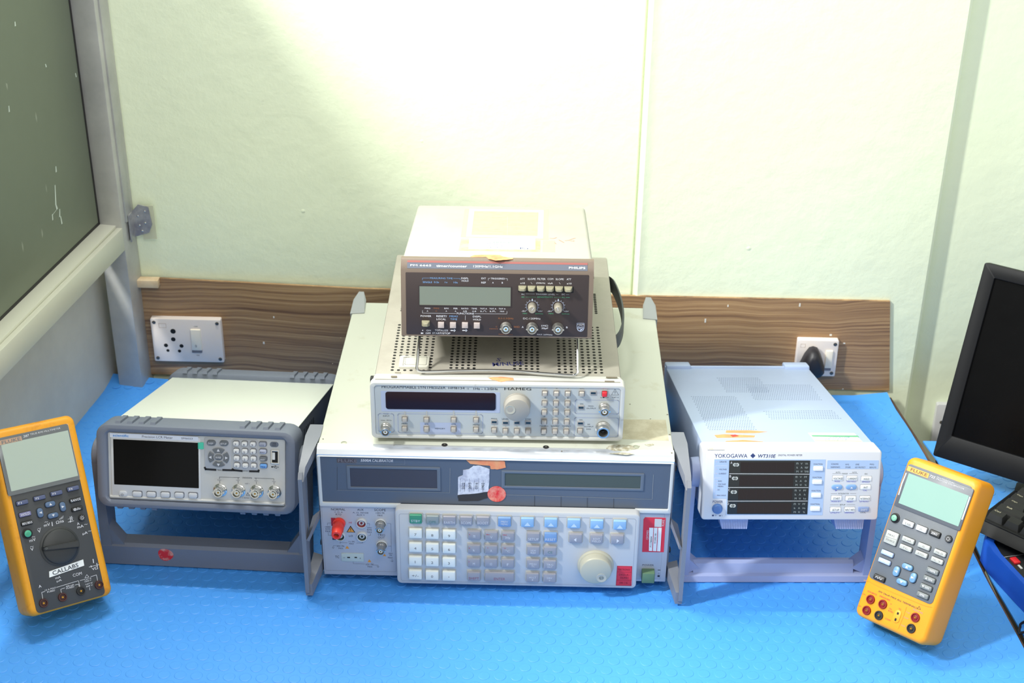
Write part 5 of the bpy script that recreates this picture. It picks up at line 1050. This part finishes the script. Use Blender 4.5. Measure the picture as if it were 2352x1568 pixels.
# handle
rz = Matrix.Rotation(YRZ, 4, 'Z')
def yw_(a, b, z): return T.Mi @ (Matrix.Translation((YX, YY, 0)) @ rz @ Vector((a, b, z)))
bm = bmesh.new(); bw = .1190; bar_y = .034
hull(bm, [yw_(x, y, z) for x in (-bw, bw) for y, z in ((bar_y-.0015, .002), (bar_y, .0006), (bar_y, .010), (bar_y+.034, .0006), (bar_y+.034, .014), (bar_y+.004, .0115))])
hull(bm, [yw_(x, y, z) for x in (-bw+.014, bw-.020) for y, z in ((bar_y+.004, .008), (bar_y+.008, .024), (bar_y+.014, .026), (bar_y+.030, .010))])
for s in (-1, 1):
    pv = T.M @ Vector((s*(yw+.004), .040, .048)); l = rz.inverted() @ (pv-Vector((YX, YY, 0))); pts = []
    for k in range(18):
        a = 2*math.pi*k/18
        pts += [yw_(s*(yw-.0005), l.y+.019*math.cos(a), l.z+.019*math.sin(a)), yw_(s*(yw+.009), l.y+.018*math.cos(a), l.z+.018*math.sin(a)), yw_(s*(yw+.0108), l.y+.014*math.cos(a), l.z+.014*math.sin(a))]
    hull(bm, pts)
    hull(bm, [yw_(s*x, l.y+y, l.z) for x in (yw+.0035, yw+.010) for y in (-.013, .015)]+[yw_(s*x, y, z) for x in (bw-.008, bw) for y, z in ((bar_y+.001, .008), (bar_y+.032, .008))])
    hull(bm, [yw_(s*x, y, z) for x, z in ((bw-.006, .010), (bw-.006, .034), (bw-.022, .018), (bw-.012, .022)) for y in (bar_y+.006, bar_y+.026)])
T.part('carrying_handle', bm, LAV, ang=30)
bar_y_ = bar_y
class Bar:
    TI = T.Mi.copy(); RB = Matrix.Translation((YX, YY, 0)) @ rz
    def w(s, p, q, n=0.0): return s.pt(p, bar_y_+.0062+(q-.008)*.25-n, q)
    def pt(s, a, b, z): return s.TI @ (s.RB @ Vector((a, b, z)))
BARM = mat('embossed_lavender', (138, 150, 192), .45)
T.marks.append(('t', Bar(), 'YOKOGAWA', .052, .0165, .052, .0060, BARM, .0008, .01, 0.0, 0.0)); T.marks.append(('f', Bar(), [[(.088, .0165), (.092, .0125), (.096, .0165), (.092, .0205)]], BARM, .0008))
T.lettering()

# ================================================================ yellow handheld meters
def quad_at(V, u, v, w, h): return V.c4(u, v, w, h)
AMB = stained('grubby_amber_rubber', (232, 158, 28), (196, 122, 24), .5, 38, .55, .74, bump=.1); AMB2 = mat('amber_rubber', (232, 152, 24), .42, bump=.08)
def holster(T, w, h, d, m, faces=None):
    P = Plane(T); bm = bmesh.new(); R = []
    def ring(i, n, r): R.append([P.w(a, h/2+b, n) for a, b in rr2(w-2*i, h-2*i, r, 5)])
    ring(.004, -d, .008); ring(.001, -d+.004, .009); ring(0, -d+.010, .009); ring(0, -.008, .009); ring(.0010, -.0035, .0085); ring(.003, -.0008, .007); ring(.0055, 0, .006)
    loft(bm, R); T.part('rubber_holster', bm, m, ang=50); return P
def lean_stand(T, w, h, d, tilt, m, ww_=.30, reach=.42, hz=.62):
    """flap hinged on the back that reaches down to the mat behind"""
    top = Vector((0, d, h*hz)); wp = T.M @ top; back = (T.M.to_3x3() @ Vector((0, 1, 0))); back.z = 0; back.normalize()
    g = Vector((wp.x, wp.y, 0))+back*(wp.z*reach); g.z = .0012; side = T.M.to_3x3() @ Vector((1, 0, 0)); side.z = 0; side.normalize(); pts = []
    for c, ww in ((wp, w*ww_), (g, w*ww_)):
        for s in (-1, 1):
            for t in (0, .004): pts.append(T.Mi @ (c+side*s*ww+back*t+Vector((0, 0, 0))))
    bm = bmesh.new(); hull(bm, pts); T.part('tilt_stand', bm, m)

# ---- multimeter, left
rz, tl, k, ro = 0.7086, 0.5385, 1.0158, 0.1182
w, h, d = .102*k, .222*k, .05*k
z0 = d*math.sin(tl)+w/2*abs(math.sin(ro))*math.cos(tl)
T = Thing('handheld_meter', 'yellow multimeter with rotary dial and white name label, leaning at the left edge', 'multimeter', (-.5031, -.0985, z0), rz, tl, ry=ro)
T.measure([(-22, 985), (163, 950), (257, 1373), (75, 1418)], [(-w/2, 0, h), (w/2, 0, h), (w/2, 0, 0), (-w/2, 0, 0)])
P = holster(T, w, h, d, AMB); lean_stand(T, w, h, d, tl, mat('charcoal_plastic', (52, 54, 56), .5))
D0 = P.on(0, 940, 3.137); D1 = P.on(0, 1100, 4.9); CH_ = mat('charcoal_face', (64, 66, 68), .48, bump=.08)
fq = D0.q4([(-22, 205), (468, 92), (745, 1352), (305, 1470)])
face = (fq[0], fq[1], fq[2], fq[3])
P.slab('front_face', face, -.001, .0008, CH_, .005, .0005)
G = Plane(T, y=-.0008); D0 = G.on(0, 940, 3.137); D1 = G.on(0, 1100, 4.9)
lens = D0.q4([(-24, 200), (466, 96), (560, 500), (80, 628)]); lcd = D0.q4([(-4, 250), (462, 145), (548, 468), (118, 592)])
G.slab('lens_bezel', lens, -.0003, .0012, mat('dark_lens_border', (52, 54, 58), .15), .003, .0004)
G.slab('lcd_display', (lcd[0], lcd[1], lcd[2], lcd[3]), .0008, .0016, mat('pale_green_lcd', (172, 186, 168), .22, coat=.4), .0005)
# clear protective film, edges lifting
bm = bmesh.new(); fx, fz, fw, fh = lens; nx, nz = 16, 14; gr = [[bm.verts.new(G.w(fx-fw/2+fw*i/nx, fz-fh/2+fh*j/nz, .0021+.0012*(max(0, abs(i/nx-.5)-.38)*8)**2*.12+random.uniform(0, .00022)*(1 if (i < 4 and j < 5) else .12))) for i in range(nx+1)] for j in range(nz+1)]
for j in range(nz):
    for i in range(nx): bm.faces.new((gr[j][i], gr[j][i+1], gr[j+1][i+1], gr[j+1][i]))
T.part('protective_film', bm, mat('clear_film', (235, 240, 238), .06, alpha=.16, spec=.9), ang=20)
LT = .0018
q = D0.c4(74, 213, 168, 34); G.slab('brand_plate', q, .001, .0016, mat('tan_badge', (190, 140, 96), .4), .0003); D0.tc('FLUKE', 84, 212, 128, 24, INKD, n=LT, bold=.008)
D0.tc('287', 186, 181, 42, 17, INKW, n=LT, bold=.012, shear=.2); D0.tc('TRUE RMS MULTIMETER', 316, 152, 208, 13, INKW, n=LT)
BGK = mat('slate_blue_key', (84, 92, 124), .42); LVK = mat('lavender_key', (120, 118, 158), .42); BLK = mat('black_key', (42, 43, 44), .42)
def hk(V, name, u, v, w_, h_, m, t=None, ink=INKW, hh=.0030, r=.0012, tw=.8, th=.55, left=False, **kk):
    p, q, a, b = V.c4(u, v, w_, h_); P_ = V
    V.slab('key_well', (p, q, a+.0012, b+.0012), -.0003, .0003, mat('key_well_black', (26, 27, 29), .6), r+.0004); V.slab(name, (p, q, a, b), 0, hh, m, r, .0008, **kk)
    if t: V.tm(t, p-(a*.22 if left else 0), q, a*tw, b*th, ink, n=hh+.0002, bold=.008)
for i, (u, v) in enumerate(((167, 664), (284, 635), (398, 606), (511, 577))): hk(D0, 'function_key', u, v, 80, 31, BGK, 'F%d' % (i+1), tw=.28, th=.45, left=True)
hk(D0, 'key', 188, 749, 80, 32, LVK, 'HOLD', tw=.75); hk(D0, 'key', 203, 813, 78, 29, BLK, 'MIN MAX', tw=.9, th=.62); hk(D0, 'key', 529, 661, 76, 27, BLK, 'RANGE', tw=.9, th=.66); hk(D0, 'key', 543, 726, 76, 27, BLK, 'info', tw=.5, th=.7)
q = D0.p(524, 731); G.disc(*q, .0017, INKW, n=.0033); G.tm('i', q[0], q[1], .0007, .0024, INKB, n=.0035, bold=.05)
for u, v, a, b, dd in ((357, 684, 70, 40, 'u'), (378, 767, 72, 38, 'd'), (290, 743, 40, 70, 'l'), (443, 706, 38, 70, 'r')):
    p, q, x, y = D0.c4(u, v, a, b); G.slab('key_well', (p, q, x+.0012, y+.0012), -.0003, .0003, mat('key_well_black'), min(x, y)*.49); G.slab('arrow_key', (p, q, x, y), 0, .0030, mat('dusty_blue_key', (84, 108, 140), .38), min(x, y)*.46, .0010); D0.tri(u, v, 20, 18, INKW, dd, n=.0033)
q = D0.p(207, 890); G.lathe('power_button', *q, [(.0062, -.0003), (.0062, .0010), (.0050, .0012), (.0048, .0030), (.0040, .0036)], mat('key_well_black'), seg=28, label='round green-capped power button'); G.lathe('power_cap', *q, [(.0040, .003), (.0040, .0038), (.0034, .0042)], mat('mint_green', (70, 170, 135), .4), seg=28)
G.arc(*q, .0016, 0, 360, INKG, .0003, n=.0044); G.line([(q[0], q[1]-.0010), (q[0], q[1]+.0010)], INKG, .0003, n=.0044, metric=True)
q = D0.p(575, 793); G.lathe('backlight_button', *q, [(.0040, -.0003), (.0040, .002), (.0034, .0028)], BLK, seg=24)
for i in range(8): a = i*math.pi/4; G.line([(q[0]+r*math.cos(a), q[1]+r*math.sin(a)) for r in (.0014, .0026)], INKW, .0004, n=.0030, metric=True)
G.arc(*q, .0011, 0, 360, INKW, .0003, n=.0030)
q = D0.p(430, 992); DK = mat('black_dial', (50, 52, 53), .45); dial = G.lathe('rotary_dial', *q, [(.0236, -.0003), (.0236, .0006), (.0226, .0010), (.0214, .0014), (.0205, .0030), (.0180, .0042), (.0060, .0044)], DK, seg=56, label='black rotary range dial')
bm = bmesh.new(); a = math.atan2(*(lambda A, B: (B[1]-A[1], B[0]-A[0]))(D0.p(285, 1002), D0.p(572, 972))); ca, sa = math.cos(a), math.sin(a)
hull(bm, [G.w(q[0]+x*ca-y*sa, q[1]+x*sa+y*ca, n) for x, y, n in ((-.0225, -.0026, .002), (-.0225, .0026, .002), (.0215, -.0052, .002), (.0215, .0052, .002), (-.0215, -.0020, .0095), (-.0215, .0020, .0095), (.0205, -.0036, .0095), (.0205, .0036, .0095))])
bmesh.ops.bevel(bm, geom=bm.edges[:], offset=.0006, segments=2, affect='EDGES'); T.part('dial_grip', bm, DK, dial); G.arc(q[0]-.0185*ca, q[1]-.0185*sa, .0010, 0, 360, mat('grey_ink'), .0002, n=.0098)
for t, u, v, a, b in (('V', 242, 1003, 22, 22), ('mV', 244, 937, 44, 22), ('V', 288, 874, 22, 24), ('mV', 340, 832, 42, 22), ('Ω', 412, 817, 26, 22), ('ns', 441, 813, 26, 16), ('A', 553, 834, 18, 18), ('mA', 568, 855, 44, 20), ('µA', 601, 906, 36, 22), ('COM', 552, 1201, 62, 22), ('mA', 421, 1216, 36, 16), ('µA', 430, 1240, 36, 18), ('A', 300, 1273, 20, 20), ('VΩ', 672, 1164, 42, 20),
                       ('10 A MAX', 371, 1296, 76, 12), ('FUSED', 376, 1312, 54, 12), ('400 mA', 503, 1279, 56, 12), ('FUSED', 506, 1293, 54, 12), ('CAT III', 624, 1238, 46, 10), ('1000 V', 626, 1252, 46, 9), ('CAT IV', 633, 1272, 50, 10), ('600 V', 636, 1288, 46, 10)): D0.tc(t, u, v, a, b, INKW, bold=.008)
for u, v in ((240, 985), (250, 915), (288, 856), (335, 812), (605, 842), (632, 892)): D0.line([(u-10, v+2), (u-4, v-2), (u+4, v+1), (u+10, v-3)], INKW, .0004)
for u in (497, 503): D0.line([(482, 798), (516, 790)], INKW, .0005)
D0.line([(484, 820), (522, 812)], INKW, .0005); D0.tri(503, 816, 16, 14, INKW, 'r'); D0.line([(497, 783), (501, 808)], INKW, .0008); D0.line([(507, 780), (511, 805)], INKW, .0008)
D0.line([(374, 815), (377, 840)], INKW, .0010); D0.line([(658, 1098), (662, 1122)], INKW, .0010); D0.line([(632, 1152), (700, 1138)], INKW, .0005); D0.tri(650, 1148, 14, 16, INKW, 'r'); D0.line([(684, 1128), (688, 1152)], INKW, .0008)
for i in range(4): D0.line([(425+i*7, 800-i*3), (428+i*7, 790-i*6)], INKW, .0004)
for pts in ([(321, 1365), (312, 1318), (332, 1312)], [(412, 1287), (560, 1247), (572, 1292)], [(447, 1330), (441, 1302), (468, 1294)], [(538, 1277), (562, 1272), (567, 1292)], [(572, 1246), (600, 1240)], [(645, 1222), (683, 1212), (692, 1256)]): D0.line(pts, INKW, .0005)
D0.line([(617, 1206), (604, 1230), (632, 1224), (617, 1206)], INKW, .0004); D0.line([(638, 1300), (640, 1318)], INKW, .0005)
o = G.poly('name_label', [D0.p(*x) for x in ((360, 1170), (590, 1095), (598, 1140), (362, 1214))], 0, .0006, WP, smooth=False); D0.tc('CALLABS', 470, 1158, 182, 30, INKD, n=.0008, bold=.01, rot=.06)
RB = mat('brown_red_jack', (70, 34, 32), .45); BJ = mat('black_jack', (34, 34, 35), .45)
for u, v, m in ((326, 1396, RB), (454, 1360, RB), (578, 1322, BJ), (702, 1285, RB)): jack(G, *D0.p(u, v), 0, .0054, m, .0022)
T.lettering()

# ---- process calibrator, right
rz, tl, k, ro = -0.8436, 0.5205, 1.0213, -0.1105
w, h, d = .096*k, .2*k, .047*k
z0 = d*math.sin(tl)+w/2*abs(math.sin(ro))*math.cos(tl)
T = Thing('handheld_meter', 'bright yellow process calibrator with grey keypad, leaning at the right', 'calibrator', (.4704, -.1013, z0), rz, tl, ry=ro)
T.measure([(2092, 1048), (2250, 1098), (2120, 1488), (1958, 1412)], [(-w/2, 0, h), (w/2, 0, h), (w/2, 0, 0), (-w/2, 0, 0)])
P = holster(T, w, h, d, AMB2); lean_stand(T, w, h, d, tl, AMB2, .22, .06, .50)
F0 = P.on(1940, 1030, 3.337); GF = mat('grey_face', (98, 104, 112), .48, bump=.08)
fq = F0.q4([(492, 118), (1000, 272), (648, 1168), (205, 985)]); P.slab('front_face', fq, -.001, .0008, GF, .005, .0004)
G = Plane(T, y=-.0008); F0 = G.on(1940, 1030, 3.337); F1 = G.on(1960, 1050, 7.128); F2 = G.on(1950, 1240, 6.273)
lens = F0.q4([(500, 135), (985, 280), (880, 592), (398, 430)]); lcd = F0.q4([(512, 192), (948, 330), (872, 556), (432, 412)])
G.slab('lens_bezel', lens, -.0003, .0010, mat('grey_lens_border', (88, 93, 102), .4), .002, .0005); G.slab('lcd_display', lcd, .0006, .0013, mat('aqua_lcd', (142, 176, 166), .25, coat=.3), .0004)
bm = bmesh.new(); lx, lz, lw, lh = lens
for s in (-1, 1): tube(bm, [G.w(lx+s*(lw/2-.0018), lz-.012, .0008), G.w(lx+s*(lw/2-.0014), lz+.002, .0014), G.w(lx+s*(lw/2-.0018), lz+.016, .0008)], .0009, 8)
T.part('painted_lens_highlight', bm, mat('painted_highlight_white', (225, 230, 232), .05, coat=1));  # white rods stand in for lamp reflections down both lens sides
q = F0.c4(577, 178, 160, 36); G.slab('brand_plate', q, .0008, .0012, mat('amber_badge', (232, 168, 84), .4), .0003); F0.tc('FLUKE', 585, 180, 122, 22, mat('brown_ink', (110, 80, 50), .6), n=.0014, bold=.008)
F0.tc('725', 683, 208, 40, 17, INKW, n=.0014, bold=.012, shear=.2); F0.tc('MULTIFUNCTION', 778, 228, 128, 10, INKW, n=.0014); F0.tc('PROCESS CALIBRATOR', 812, 254, 210, 10, INKW, n=.0014)
SIL = mat('silver_key', (198, 200, 202), .38); GK = mat('light_grey_key', (172, 175, 172), .4); GD = mat('dim_grey_key', (112, 118, 120), .42); BW = mat('bluish_white_key', (165, 182, 216), .4)
q = F0.p(405, 518); G.lathe('power_button', *q, [(.0062, -.0003), (.0060, .0010), (.0048, .0012), (.0046, .0028), (.0040, .0034)], mat('key_well_black'), seg=28, label='round green-capped power button'); G.lathe('power_cap', *q, [(.0038, .003), (.0037, .0036), (.0030, .0039)], mat('pale_mint', (110, 172, 145), .4), seg=26); G.arc(*q, .0016, 0, 360, INKW, .0003, n=.0041)
GI = mat('mid_grey_ink', (130, 132, 130), .6)
for u, v, a, b, m, t, ink in ((504, 556, 80, 42, SIL, 'V mA', GI), (601, 591, 80, 42, SIL, '△', GI), (698, 624, 82, 42, BLK, 'ZERO', INKW), (378, 668, 92, 100, GK, None, GI), (502, 680, 92, 38, GK, 'V mA', GI), (482, 740, 92, 38, GK, 'TC', GI), (618, 723, 92, 38, GK, 'Ω', GI), (598, 783, 92, 38, GK, 'RTD', GI), (737, 767, 92, 38, GK, 'Hz Ω', GI), (715, 827, 92, 38, GK, '°C °F', GI),
                              (345, 787, 92, 36, BW, 'SETUP', INKW), (322, 849, 92, 36, BW, 'RECALL', INKW), (278, 980, 86, 40, BLK, '/\\/\\/', INKW), (680, 910, 92, 40, GD, '100%', INKW), (655, 975, 92, 40, GD, '▲ 25%', INKW), (630, 1040, 92, 40, GD, '▼ 25%', INKW), (604, 1104, 92, 40, GD, '0%', INKW)):
    hk(F0, 'key', u, v, a, b, m, t, ink, tw=.3+.07*len(t or ''), th=.38)
F0.tc('MEAS', 382, 648, 52, 14, GI, n=.0033); F0.tc('SOURCE', 372, 688, 66, 14, GI, n=.0033); F0.line([(340, 658), (415, 680)], GI, .0003, n=.0033); F0.tc('LOOP', 506, 568, 44, 10, GI, n=.0034)
q = F0.p(800, 658); G.lathe('backlight_button', *q, [(.0044, -.0003), (.0044, .002), (.0038, .0028)], BLK, seg=24)
for i in range(8): a = i*math.pi/4; G.line([(q[0]+r*math.cos(a), q[1]+r*math.sin(a)) for r in (.0014, .0026)], INKW, .0004, n=.0030, metric=True)
for u, v, a, b, dd in ((492, 885, 82, 44, 'u'), (448, 1005, 82, 44, 'd'), (409, 922, 46, 80, 'l'), (534, 968, 46, 80, 'r')):
    p, q, x, y = F0.c4(u, v, a, b); G.slab('key_well', (p, q, x+.0012, y+.0012), -.0003, .0003, mat('key_well_black'), min(x, y)*.49); G.slab('arrow_key', (p, q, x, y), 0, .0032, mat('sky_arrow_key', (106, 148, 184), .36), min(x, y)*.47, .0011); F0.tri(u, v, 24, 20, INKW, dd, n=.0035)
YP = Plane(T, y=-.0001); E0 = YP.on(1940, 1030, 3.337); E2 = YP.on(1950, 1240, 6.273)
DY = mat('ochre_groove', (205, 140, 30), .5)
E2.line([(235, 562), (300, 575), (420, 640), (600, 715), (850, 815), (1040, 895), (1140, 925), (1195, 930)], DY, .0005, n=.0003); E2.line([(830, 945), (775, 1110), (705, 1275)], DY, .0004, n=.0003)
for t, u, v, a, b, m in (('30V 24mA MAX ALL TERMINALS', 700, 832, 590, 26, INKD), ('SOURCE', 345, 748, 140, 24, INKR), ('/MEASURE', 520, 818, 165, 24, INKR), ('mA+', 230, 772, 55, 18, INKR), ('mA-', 160, 950, 55, 18, INKR), ('COM', 555, 1142, 80, 24, INKR), ('V', 608, 906, 20, 20, INKR), ('Hz', 600, 978, 40, 20, INKR), ('RTD', 600, 1018, 70, 22, INKR), ('TC', 735, 978, 40, 22, INKR), ('MEASURE', 995, 1002, 150, 26, mat('mauve_ink', (176, 150, 150), .6)), ('V mA', 850, 1025, 60, 22, mat('mauve_ink')), ('LOOP', 818, 1108, 80, 20, mat('mauve_ink')), ('COM', 775, 1232, 66, 20, mat('mauve_ink'))): E2.tc(t, u, v, a, b, m, n=.0003)
E2.line([(1016, 925), (980, 960), (1032, 972), (1016, 925)], INKD, .0004, n=.0003)
RJ = mat('dark_red_jack', (135, 22, 24), .4)
for u, v, m in ((320, 847, RJ), (492, 914, RJ), (258, 1015, RJ), (430, 1085, BJ), (957, 1098, RJ), (894, 1270, BJ)): jack(YP, *E2.p(u, v), 0, .0056, m, .0020)
q = E2.c4(690, 1090, 100, 200); YP.slab('thermocouple_slot', q, -.0003, .0007, mat('deep_amber', (235, 160, 36), .45), .004, .0003)
E2.rect(708, 1045, 26, 36, HOLE, n=.0010); E2.rect(672, 1140, 26, 42, HOLE, n=.0010)
T.lettering()

# ================================================================ monitor, keyboard, second holstered instrument
BLP = mat('black_gloss_plastic', (18, 19, 22), .3, spec=.2); BLM = mat('black_matte_plastic', (16, 17, 20), .5, spec=.25)
T = Thing('monitor', 'black computer monitor at the right edge, tilted back', 'monitor', (.5977, .2446, .0558), -.553, .364)
mw, mh = .430, .275
P = Plane(T)
P.frame('bezel', (mw/2, mh/2, mw, mh), (mw/2, mh/2+.008, mw-.036, mh-.052), -.020, 0, BLM, .003, .001, .0015)
P.slab('screen', (mw/2, mh/2+.008, mw-.035, mh-.051), -.012, -.004, mat('dark_screen', (7, 7, 8), .25, spec=.12), .0005)
bm = bmesh.new(); hull(bm, [(x, y, z) for x, y, z in ((.004, .014, .004), (mw-.004, .014, .004), (.004, .014, mh-.004), (mw-.004, .014, mh-.004), (.10, .050, .06), (mw-.10, .050, .06), (.10, .050, mh-.05), (mw-.10, .050, mh-.05))]); T.part('back_shell', bm, BLM)
c = T.M @ Vector((mw/2, .05, .11)); bm = bmesh.new(); f = Vector((c.x, c.y, 0))
pts = [T.Mi @ (c+Vector((dx, dy, dz))) for dx in (-.03, .03) for dy in (-.015, .02) for dz in (-.02, .03)]+[T.Mi @ (f+Vector((dx, dy, .012))) for dx in (-.035, .035) for dy in (.0, .04)]; hull(bm, pts); T.part('stand_neck', bm, BLM)
bm = bmesh.new(); loft(bm, [[T.Mi @ (f+Vector((.11*s*math.cos(a*math.pi/16), .02+.075*s*math.sin(a*math.pi/16), z))) for a in range(32)] for s, z in ((1, .0008), (1, .007), (.93, .013))]); T.part('stand_base', bm, BLM)

T = Thing('keyboard', 'black computer keyboard in front of the monitor, cut off by the right edge', 'keyboard', (.6240, .1020, .0395), -.76, .03)
kw, kd = .44, .100
bm = bmesh.new(); box(bm, 0, kw, 0, kd, 0.0, .014, .003); hull(bm, [(x, y, z) for x in (.001, kw-.001) for y, z in ((-.012, .001), (.002, .001), (-.008, .006), (.002, .013))]); T.part('keyboard_body', bm, BLM)
KC = mat('worn_black_keycap', (44, 45, 44), .4); KTP = Plane(T, z=.0232, a=math.pi/2, fix=False); LEG = mat('cream_ink', (190, 185, 160), .6)
rows = [(0, [1.3, 1.2, 1.3, 5.5, 1.3, 1.2, 1.3]), (1, [2.2]+[1]*10+[1.8]), (2, [1.8]+[1]*11+[1]), (3, [1.5]+[1]*12), (4, [1]*13+[1.5])]
for r, ws in rows:
    x = .008+.0
    for i, wu in enumerate(ws):
        ww = wu*.0188; y0 = .004+r*.0188
        bm = bmesh.new(); ins = .0010; hull(bm, [(x+a, y0+b, z) for a, b, z in ((ins, ins, .013), (ww-ins, ins, .013), (ins, .0188-ins, .013), (ww-ins, .0188-ins, .013), (ins+.0025, ins+.003, .0228), (ww-ins-.0025, ins+.003, .0228), (ins+.0025, .0188-ins-.0015, .0236), (ww-ins-.0025, .0188-ins-.0015, .0236))])
        T.part('keycap', bm, KC)
        ch = ('', 'ZXCVBNM<>?', 'ASDFGHJKL;', 'QWERTYUIOP', '1234567890')[r]
        j = i-1
        if ch and 0 <= j < len(ch): KTP.tm(ch[j], x+ww*.38, y0+.0125, .0035, .0042, LEG, n=.0008)
        elif wu > 1.25: KTP.tm('Ctrl' if r == 0 else ('Shift' if r == 1 else 'Caps'), x+ww*.4, y0+.0125, .008, .0034, LEG, n=.0008)
        x += ww
T.lettering()

BR_ = mat('royal_blue_rubber', (24, 82, 190), .42)
T = Thing('holstered_instrument', 'black-faced instrument with a red key in a blue rubber holster, lying below the keyboard', 'test instrument', (.6732, .0467, .0), -1.26, 0)
# local x runs along the left edge towards the camera
bm = bmesh.new(); top = []; iw, il = .13, .25
pr = [(-.055, -.006), (-.066, .000), (-.070, .012), (-.062, -.028), (-.030, -.040), (.02, -.043), (.10, -.043), (.20, -.043)]
outl = [(-.062, .02), (-.061, -.008), (-.056, -.022), (-.045, -.031), (-.020, -.036), (.05, -.037), (.20, -.037), (.20, .11), (-.052, .11), (-.062, .09)]
loft(bm, [[(x, y, .0008) for x, y in outl], [(x*1.0, y, .006) for x, y in outl], [(x, y, .030) for x, y in outl], [(x+.002, y+.002, .034) for x, y in outl], [(x+.009 if x < 0 else x, y+.009 if y < 0 else y-.002, .034) for x, y in outl], [(x+.010 if x < 0 else x, y+.010 if y < 0 else y-.002, .022) for x, y in outl]])
T.part('rubber_holster', bm, BR_, ang=45)
bm = bmesh.new(); inn = [(x+.010 if x < 0 else x-.001, y+.010 if y < 0 else y-.003) for x, y in outl]
loft(bm, [[(x, y, .021) for x, y in inn], [(x, y, .029) for x, y in inn]]); T.part('front_face', bm, mat('black_face', (34, 35, 38), .45))
FP_ = Plane(T, z=.029, a=math.pi/2, fix=False); V = FP_.on()
p = V.p(2331, 1289); bm = bmesh.new(); box(bm, p[0]-.006, p[0]+.006, p[1]-.0045, p[1]+.0045, .0285, .032, .001); T.part('red_key', bm, mat('red_key', (215, 40, 50), .35), label='small red key')
p = V.p(2343, 1302); bm = bmesh.new(); box(bm, p[0]-.004, p[0]+.004, p[1]-.0015, p[1]+.0015, .0285, .030, .0004); T.part('white_key', bm, SIL, label='small white key')
V.line([(2302, 1280), (2352, 1273)], INKW, .0005, n=.0003); T.lettering()
T = Thing('coiled_cable', 'thin black cable looping over the gap between the mats at the right edge', 'cable', (.655, -.08, 0))
bm = bmesh.new(); tube(bm, smooth_path([T.L(EYE+ray(X, Y)*((z-EYE.z)/ray(X, Y).z)) for X, Y, z in ((2420, 1405, .004), (2352, 1428, .004), (2343, 1440, .006), (2341, 1452, .004), (2350, 1452, .004), (2420, 1430, .004))]), .0016, 8); T.part('cable', bm, BLM)

flush_marks()
